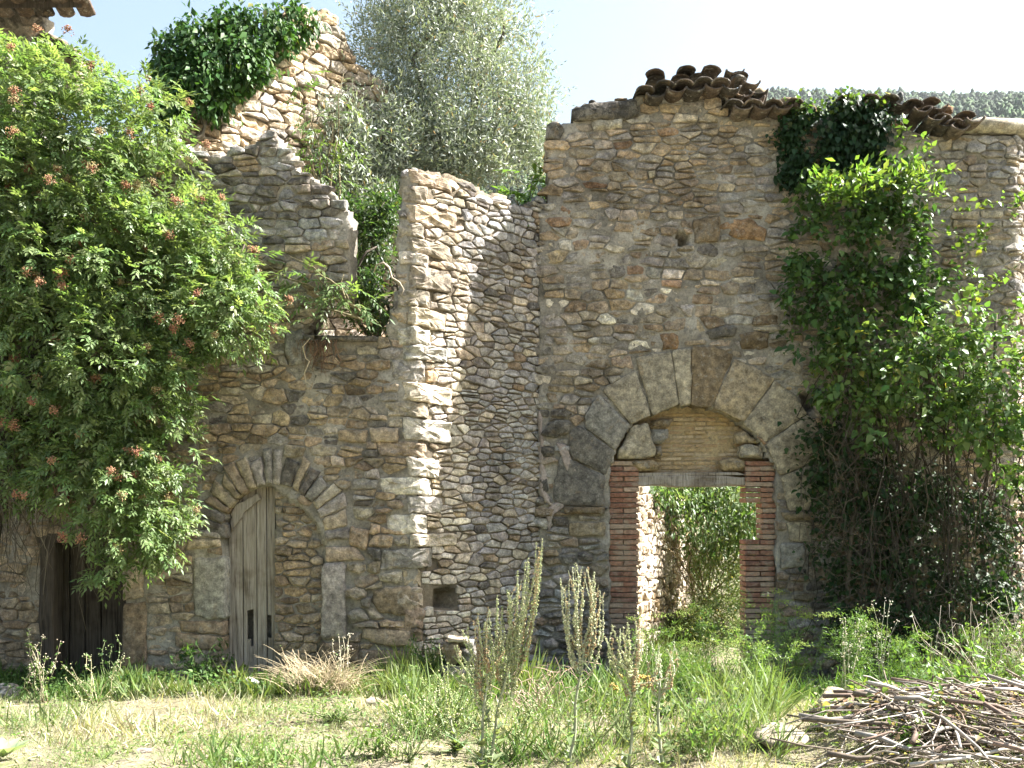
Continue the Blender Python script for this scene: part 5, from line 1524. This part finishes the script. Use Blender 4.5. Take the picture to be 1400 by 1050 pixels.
# yellow-orange ragwort
rag = thing('ragwort', 'small bush of ragwort with orange-yellow flower tips among the mulleins', 'wild plant', tuple(Wg(850, 1025)))
P, O, _ = clumps([blob(855, 980, 30, 55, 7.0, .2)], 90, 12, .04, .8)
V, F, T = leaf_cloud(P, unit(O + [0, 0, .5]), LANCE, .035, [(.12, .19, .05), (.16, .22, .07)], down=-.2); part('leaves', rag, V, F, M_LEAF, T)
for i in range(16):
    c = W(R.uniform(825, 890), R.uniform(925, 945), 7.0 + R.uniform(-.15, .15)); umbel(c, np.array([0, 0, 1.0]), .03, 24, [(.42, .32, .08), (.36, .24, .08)][i % 2], rag, 'flower_head')
    V, F = tube(wander(Wg(850 + R.uniform(-8, 8), 1022), c, 6, .02), np.linspace(.005, .003, 6), 4); part('stem', rag, V, F, M_TWIG, (.2, .24, .1), True)

# fennel and other weeds along the right wall
def fennel(label, px, py, D, h, spread, seed, tint, group='fennel plants by the doorway', n=7, yellow=.3):
    r = random.Random(seed); rs = np.random.RandomState(seed)
    p = W(px, py, D); b_ = np.array([p[0], p[1], gz(p[0], p[1])])
    th = thing('fennel', label, 'wild plant', tuple(b_), group)
    P = []; O = []
    for i in range(n):
        tp = b_ + np.array([r.uniform(-spread, spread), r.uniform(-spread, spread) * .6, h * r.uniform(.6, 1)])
        C = wander(b_, tp, 8, .02, rs); V, F = tube(C, np.linspace(.006, .002, 8), 4); part('stem', th, V, F, M_TWIG, (.16, .21, .08), True)
        for k in range(9):
            q = C[r.randrange(2, 8)] + rs.randn(3) * .02; d = unit(rs.randn(3) * [1, 1, .5] + [0, 0, .35])
            for j in range(46):
                t = r.random(); P.append(q + d * t * .17 + rs.randn(3) * .028 * (t + .2)); O.append(d)
    V, F, T = inst(BLADE, np.array(P), unit(np.array(O) + rs.randn(len(P), 3) * .8), rs.randn(len(P), 3), .034 * rs.uniform(.5, 1.3, len(P)), tints(tint, len(P), .3, .1, rs), 2.2)
    part('leaves', th, V, F, M_LEAF, T)
    # flat yellow-green heads
    Q = []
    for i in range(int(n * .8)):
        c = b_ + np.array([r.uniform(-spread, spread), r.uniform(-spread, spread) * .5, h * r.uniform(.85, 1.1)])
        Q.append(c + rs.randn(60, 3) * [.045, .045, .014])
    Q = np.vstack(Q)
    V, F, T = inst(SM, Q, rs.randn(len(Q), 3), rs.randn(len(Q), 3), .011 * rs.uniform(.6, 1.3, len(Q)), tints((.22, .29, .06), len(Q), .25, .1, rs))
    part('flower_heads', th, V, F, M_FLOWER, T)
FT = [(.11, .19, .06), (.15, .24, .08)]
fennel('dark green fennel in the right half of the doorway', 985, 985, 9.6, .95, .3, 1, FT)
fennel('fennel with yellow-green heads against the right brick jamb', 1045, 985, 9.9, 1.05, .28, 2, FT)
fennel('fennel at the foot of the wall just right of the brick jamb', 1095, 985, 9.8, .9, .28, 3, FT)
fennel('low fennel clump in front of the doorway sill', 935, 1000, 9.0, .5, .25, 4, [(.10, .17, .05), (.13, .2, .06)])
fennel('fennel behind the pale rock beside the brush heap', 1160, 985, 9.2, .75, .3, 5, FT)
fennel('short fennel between the rock and the brush heap top', 1210, 960, 8.8, .55, .3, 6, [(.1, .18, .05), (.13, .21, .05)])
fennel('tall fennel spreading over the doorway sill from the left', 900, 1000, 8.9, .75, .3, 8, [(.13, .21, .06), (.16, .25, .08)])
fennel('thick low fennel in the sun before the right brick jamb', 1040, 1010, 8.4, .6, .32, 9, [(.13, .21, .06), (.17, .25, .08)])
fennel('bright fennel tuft at the far right of the wall foot', 1370, 960, 9.2, .6, .35, 7, [(.1, .18, .05), (.15, .22, .06)])

def weed(name, label, px, py, h, spread, seed, tint, leaf, n=9, per=16, stemc=(.35, .33, .2), group=None, seeds=None, D=None, tpl=LANCE, lay=0.0):
    r = random.Random(seed); rs = np.random.RandomState(seed)
    b_ = Wg(px, py) if D is None else W(px, py, D)
    if D is not None: b_[2] = gz(b_[0], b_[1])
    th = thing(name, label, 'wild plant', tuple(b_), group)
    P = []; O = []; Q = []
    for i in range(n):
        tp = b_ + np.array([r.uniform(-spread, spread), r.uniform(-spread, spread) * .6, h * r.uniform(.45, 1)])
        C = wander(b_ + rs.randn(3) * [.02, .02, 0], tp, 8, .025 + lay, rs); V, F = tube(C, np.linspace(.004, .0015, 8), 4); part('stem', th, V, F, M_TWIG, np.array(stemc) * r.uniform(.7, 1.2), True)
        for k in range(per):
            q = C[r.randrange(1, 8)]; P.append(q + rs.randn(3) * .012); O.append(unit(rs.randn(3) + [0, 0, .3]))
        if seeds is not None:
            for k in range(14): Q.append(C[r.randrange(4, 8)] + rs.randn(3) * .014)
    if per:
        V, F, T = inst(tpl, np.array(P), np.array(O), unit(rs.randn(len(P), 3) * .4 + [0, 0, 1]), leaf * rs.uniform(.5, 1.2, len(P)), tints(tint, len(P), .3, .1, rs), 1.1)
        part('leaves', th, V, F, M_LEAF, T)
    if Q:
        Q = np.array(Q); V, F, T = inst(SM, Q, rs.randn(len(Q), 3), rs.randn(len(Q), 3), .013 * rs.uniform(.6, 1.3, len(Q)), tints(seeds, len(Q), .25, .1, rs)); part('seed_pods', th, V, F, M_FLOWER, T)
    return th
wg = [(.10, .17, .05), (.14, .2, .07)]; dk = [(.04, .085, .025), (.06, .11, .03)]; dry = (.45, .38, .24)
weed('tall_weed', 'straggly seeding weed with pinkish stalks at the left, before the barn door', 60, 960, .62, .22, 21, wg, .05, 12, 20, (.4, .36, .24), seeds=(.42, .38, .28))
weed('tall_weed', 'leaning thin weed stalks between the barn door and plank door', 130, 965, .48, .3, 22, wg, .04, 9, 14, (.38, .35, .2), seeds=(.36, .36, .22))
weed('tall_weed', 'upright knobbly green weed just right of the barn door', 150, 948, .55, .06, 23, dk, .05, 3, 22, (.18, .22, .1), seeds=(.25, .3, .14))
weed('nettle_clump', 'dark nettle clump at the left jamb foot of the plank door', 275, 925, .42, .28, 24, dk, .07, 20, 26, (.1, .14, .05), D=9.6)
weed('nettle_clump', 'dark leafy weeds growing up the corner stones beside the masonry stub', 598, 935, .5, .3, 25, dk, .055, 26, 30, (.08, .12, .04), D=9.55)
weed('young_elder', 'small bright green seedling before the corner of the side wall', 552, 968, .3, .1, 26, [(.14, .22, .07)], .06, 6, 14, (.2, .25, .1), D=8.6)
weed('dry_weed', 'tangle of bare reddish twigs between the mulleins', 735, 1000, .45, .5, 27, dry, .03, 34, 2, (.42, .3, .24), D=8.0, lay=.05)
weed('seed_stalks', 'thin pale seed stalks rising before the lit corner stones', 470, 960, .6, .12, 28, wg, .03, 6, 4, (.5, .46, .33), seeds=(.55, .5, .38), D=8.8)
weed('dry_stalks', 'upright dry stalks right of the plank door foot', 400, 952, .45, .12, 29, wg, .03, 7, 3, (.42, .32, .2), D=8.9)
weed('leafy_weed', 'low leafy weeds before the left mulleins', 585, 1010, .26, .4, 30, wg, .04, 16, 10, (.2, .24, .1))
weed('leafy_weed', 'bright leaf clump at the foot of the grass right of the dry tuft', 520, 1035, .2, .2, 31, [(.13, .2, .05)], .06, 12, 14, (.2, .25, .1))
weed('dock_plant', 'dark green leaves at the base of the ragwort', 900, 1010, .35, .3, 32, [(.07, .13, .04), (.09, .16, .045)], .07, 20, 16, (.12, .16, .06), D=7.6)
weed('dock_plant', 'leafy weeds in the shade below the arch left jamb', 820, 960, .4, .4, 33, dk, .06, 22, 18, (.1, .14, .05), D=9.6)
weed('seed_stalks', 'green seed stalks before the dark vine foot', 1155, 960, .75, .2, 34, wg, .03, 9, 5, (.35, .36, .22), seeds=(.5, .47, .36), D=8.6)
weed('seed_stalks', 'taller pale seed stalks right of the fennel', 1210, 945, .95, .14, 35, wg, .03, 6, 5, (.42, .42, .3), seeds=(.55, .52, .42), D=8.8)
weed('bright_seedling', 'yellow-green leafy sprout on the upper left of the brush heap', 1195, 960, .24, .28, 36, [(.17, .25, .05), (.13, .21, .04)], .09, 14, 10, (.2, .25, .08), D=7.8)
weed('bright_seedling', 'leafy bramble sprouting behind the brush heap at the right', 1310, 925, .35, .4, 37, [(.12, .2, .05), (.09, .16, .04)], .075, 24, 14, (.2, .22, .1), D=8.0)
weed('bramble_stems', 'pale bare arching bramble stems before the vine at the right', 1330, 915, .85, .55, 38, wg, .05, 26, 6, (.5, .44, .36), D=8.6, lay=.05)
weed('bramble_stems', 'thicket of pale twigs and leaves at the far right edge', 1395, 900, .9, .35, 39, wg, .06, 24, 14, (.46, .42, .3), D=8.9, lay=.04)
weed('leafy_weed', 'green sprout growing up through the middle of the brush', 1235, 1030, .16, .12, 40, [(.12, .22, .05)], .08, 7, 8, (.15, .2, .06), D=5.95)
weed('leafy_weed', 'green sprouts at the right side of the brush heap', 1350, 1000, .2, .25, 41, [(.14, .22, .05)], .07, 10, 8, (.15, .2, .06), D=6.2)
weed('leafy_weed', 'broad green leaves pushing through the left end of the brush heap', 1120, 1020, .18, .2, 44, [(.13, .22, .05)], .06, 10, 10, (.15, .2, .06), D=6.6)
weed('leafy_weed', 'green leaves among the branches near the lower right corner', 1300, 1035, .25, .3, 45, [(.14, .23, .06)], .06, 12, 10, (.15, .2, .06), D=6.3)
weed('leafy_weed', 'bright weeds along the top of the brush heap at the right', 1270, 960, .3, .45, 46, [(.15, .23, .06), (.1, .17, .05)], .06, 22, 12, (.15, .2, .06), D=7.0)
weed('leafy_weed', 'tall green weeds leaning over the back of the brush heap', 1230, 955, .5, .5, 47, [(.12, .2, .06), (.08, .14, .045)], .06, 22, 14, (.15, .2, .06), D=7.4)
weed('leafy_weed', 'green weeds at the right edge growing over the brush heap', 1385, 960, .5, .4, 48, [(.12, .2, .06), (.15, .24, .07)], .07, 20, 14, (.15, .2, .06), D=7.0)
weed('leafy_weed', 'mixed green weeds at the foot of the left pier stones', 460, 985, .18, .4, 42, wg, .04, 26, 14, (.2, .24, .1))
weed('tall_weed', 'green willowherb stalks in the grass right of the last mullein', 960, 1040, .42, .25, 43, wg, .05, 12, 22, (.2, .24, .1))
for k, (px, py, lab) in enumerate(((700, 1040, 'dark leafy undergrowth at the foot of the tallest mullein'), (745, 1030, 'mixed green stalks between the tallest mullein and the open-fanned one'), (800, 1035, 'green weeds round the base of the open-fanned mullein'), (640, 1000, 'leafy stalks below the masonry stub'),
        (930, 1030, 'tall green weeds below the doorway sill'), (1010, 1030, 'thin green weeds left of the flat slab at the brush'), (560, 1040, 'scattered green stalks near the bottom edge below the pier'), (990, 1000, 'seeding grassy weeds in front of the right jamb'))):
    weed('tall_weed', lab, px, py, .5, .34, 60 + k, [[(.09, .15, .05), (.12, .18, .06)], wg][k % 2], .04, 13, 15, (.2, .24, .1), seeds=(.4, .4, .22) if k % 3 == 0 else None)
# big woolly rosette at the lower left edge
ro = thing('mullein_rosette', 'grey-green woolly rosette of big leaves at the lower left edge', 'wild plant', tuple(Wg(4, 1040)))
for i in range(9):
    a = i * .7; p = Wg(4, 1040) + np.array([0, 0, .02])
    V, F, T = inst(BROAD, p[None], np.array([[math.cos(a), math.sin(a), .75]]), np.array([[0, 0, 1.0]]), np.array([.2]), np.array([[.3, .36, .24]]), .8); part('leaf', ro, V, F, M_LEAF, T)
ro2 = thing('mullein_rosette', 'small grey-green rosette on the path at the bottom edge', 'wild plant', tuple(Wg(332, 1046)))
for i in range(8):
    a = i * .8; p = Wg(332, 1046) + np.array([0, 0, .01])
    V, F, T = inst(BROAD, p[None], np.array([[math.cos(a), math.sin(a), .5]]), np.array([[0, 0, 1.0]]), np.array([.09]), np.array([[.3, .38, .26]]), .8); part('leaf', ro2, V, F, M_LEAF, T)

# dry grass tuft
tf = thing('dry_grass_tuft', 'arching clump of straw-coloured dead grass below the right jamb of the plank door', 'dead grass', tuple(Wg(440, 972)))
rs = np.random.RandomState(77); bs = W(440, 960, 8.75); bs[2] = gz(bs[0], bs[1])
bf = Buf()
for i in range(420):
    q = bs + rs.randn(3) * [.14, .06, 0]; L = rs.uniform(.2, .5); a = rs.randn() * .9
    tpp = q + np.array([math.sin(a) * L * 1.0, rs.randn() * .1, L * rs.uniform(.3, .9)]); m_ = (q + tpp) / 2 + [0, 0, L * .3]
    t = np.linspace(0, 1, 6)[:, None]; C = (1 - t) ** 2 * q + 2 * t * (1 - t) * m_ + t * t * tpp
    V, F = tube(C, np.linspace(.003, .001, 6), 3, False); bf.add(V, F, np.array((.52, .43, .28)) * rs.uniform(.6, 1.25))
bf.build('blades', tf, M_TWIG, True, 'stuff')

# heap of cut branches
heap = thing('brush_heap', 'heap of dry purplish cut branches filling the lower right corner', 'brush heap', (2.75, 6.4, 0))
rs = np.random.RandomState(12); bf = Buf(); n_ = 0
tot = 600
for i in range(tot):
    x = rs.normal(3.0, .75); y = rs.normal(6.35, .5)
    if x < 2.0 + max(0, y - 6.0) * .7 or x > 4.4 or y < 5.2 or y > 7.6: continue
    k = i / tot
    a = rs.normal(.35, .5) if rs.random() < .5 else rs.uniform(-1.6, 1.6); L = rs.uniform(.25, 1.2) if k < .8 else rs.uniform(.5, 1.4)
    dx, dy = math.cos(a) * L / 2, math.sin(a) * L / 2 * .9
    z0 = gz(x - dx, y - dy) + .02 + .22 * rs.random() + .03; z1 = gz(x + dx, y + dy) + .02 + .15 * rs.random()
    zc = gz(x, y) + .02 + .12 * rs.random()
    p0 = np.array([x - dx, y - dy, max(z0, zc - .15)]); p1 = np.array([x + dx, y + dy, max(z1, zc - .15)])
    rad = rs.uniform(.0025, .008) if rs.random() < .8 else rs.uniform(.009, .02)
    C = wander(p0, p1, 6, .03 * L, rs); C[:, 2] = np.maximum(C[:, 2], ground_h(C[:, 0], C[:, 1]) + rad)
    V, F = tube(C, np.linspace(rad, rad * .5, 6), 5)
    if abs(C[:, 0]).min() < 1.2: continue
    if rad > .006:
        k1 = C[2 + rs.randint(3)]; dv = (p1 - p0) * rs.uniform(.12, .3) + rs.randn(3) * [.08, .08, .06]
        V2, F2 = tube(wander(k1, k1 + dv, 4, .01, rs), np.linspace(rad * .5, rad * .2, 4), 4); F = F + [[q + len(V) for q in f] for f in F2]; V = np.vstack([V, V2])
    col = np.array([(.26, .21, .16), (.4, .35, .3), (.15, .12, .09), (.5, .46, .4), (.24, .17, .13)][rs.randint(5)]) * rs.uniform(.5, 1.0)
    if i >= tot - 340 and n_ < 290: part('branch', heap, V, F, M_TWIG, col, True); n_ += 1
    else: bf.add(V, F, col)
bf.build('small_twigs', heap, M_TWIG, True, 'stuff')

n = 1500; x = rs.normal(3.1, .65, n); y = rs.normal(6.45, .5, n); k = (x > 1.9) & (y > 5.3); x, y = x[k], y[k]; n = len(x)
P = np.stack([x, y, ground_h(x, y) + rs.uniform(.01, .2, n)], -1)
V, F, T = inst(BROAD, P, rs.randn(n, 3) * [1, 1, .5], rs.randn(n, 3) * .5 + [0, 0, 1], rs.uniform(.025, .06, n), tints([(.3, .22, .13), (.2, .14, .08), (.16, .2, .07), (.38, .31, .2)], n, .3, .1, rs))
part('dead_leaves', heap, V, F, M_LEAF, T, kind='stuff')
# ------------------------------------------------------------ thin summer haze over the valley
V = np.array([(x, y, z) for x in (-1600, 1600) for y in (-70, 1600) for z in (-4, 470)], float)
F = [[0, 1, 3, 2], [4, 6, 7, 5], [0, 4, 5, 1], [2, 3, 7, 6], [0, 2, 6, 4], [1, 5, 7, 3]]
m, nt, out = newmat('valley_haze')
pv = nt.nodes.new('ShaderNodeVolumePrincipled')
pv.inputs['Color'].default_value = (.86, .93, 1, 1); pv.inputs['Density'].default_value = .00007
pv.inputs['Anisotropy'].default_value = .3
nt.links.new(pv.outputs[0], out.inputs['Volume'])
hz = part('haze', None, V, F, m, None, False, 'stuff')
tag(hz, 'faint pale summer haze filling the valley air', 'haze')
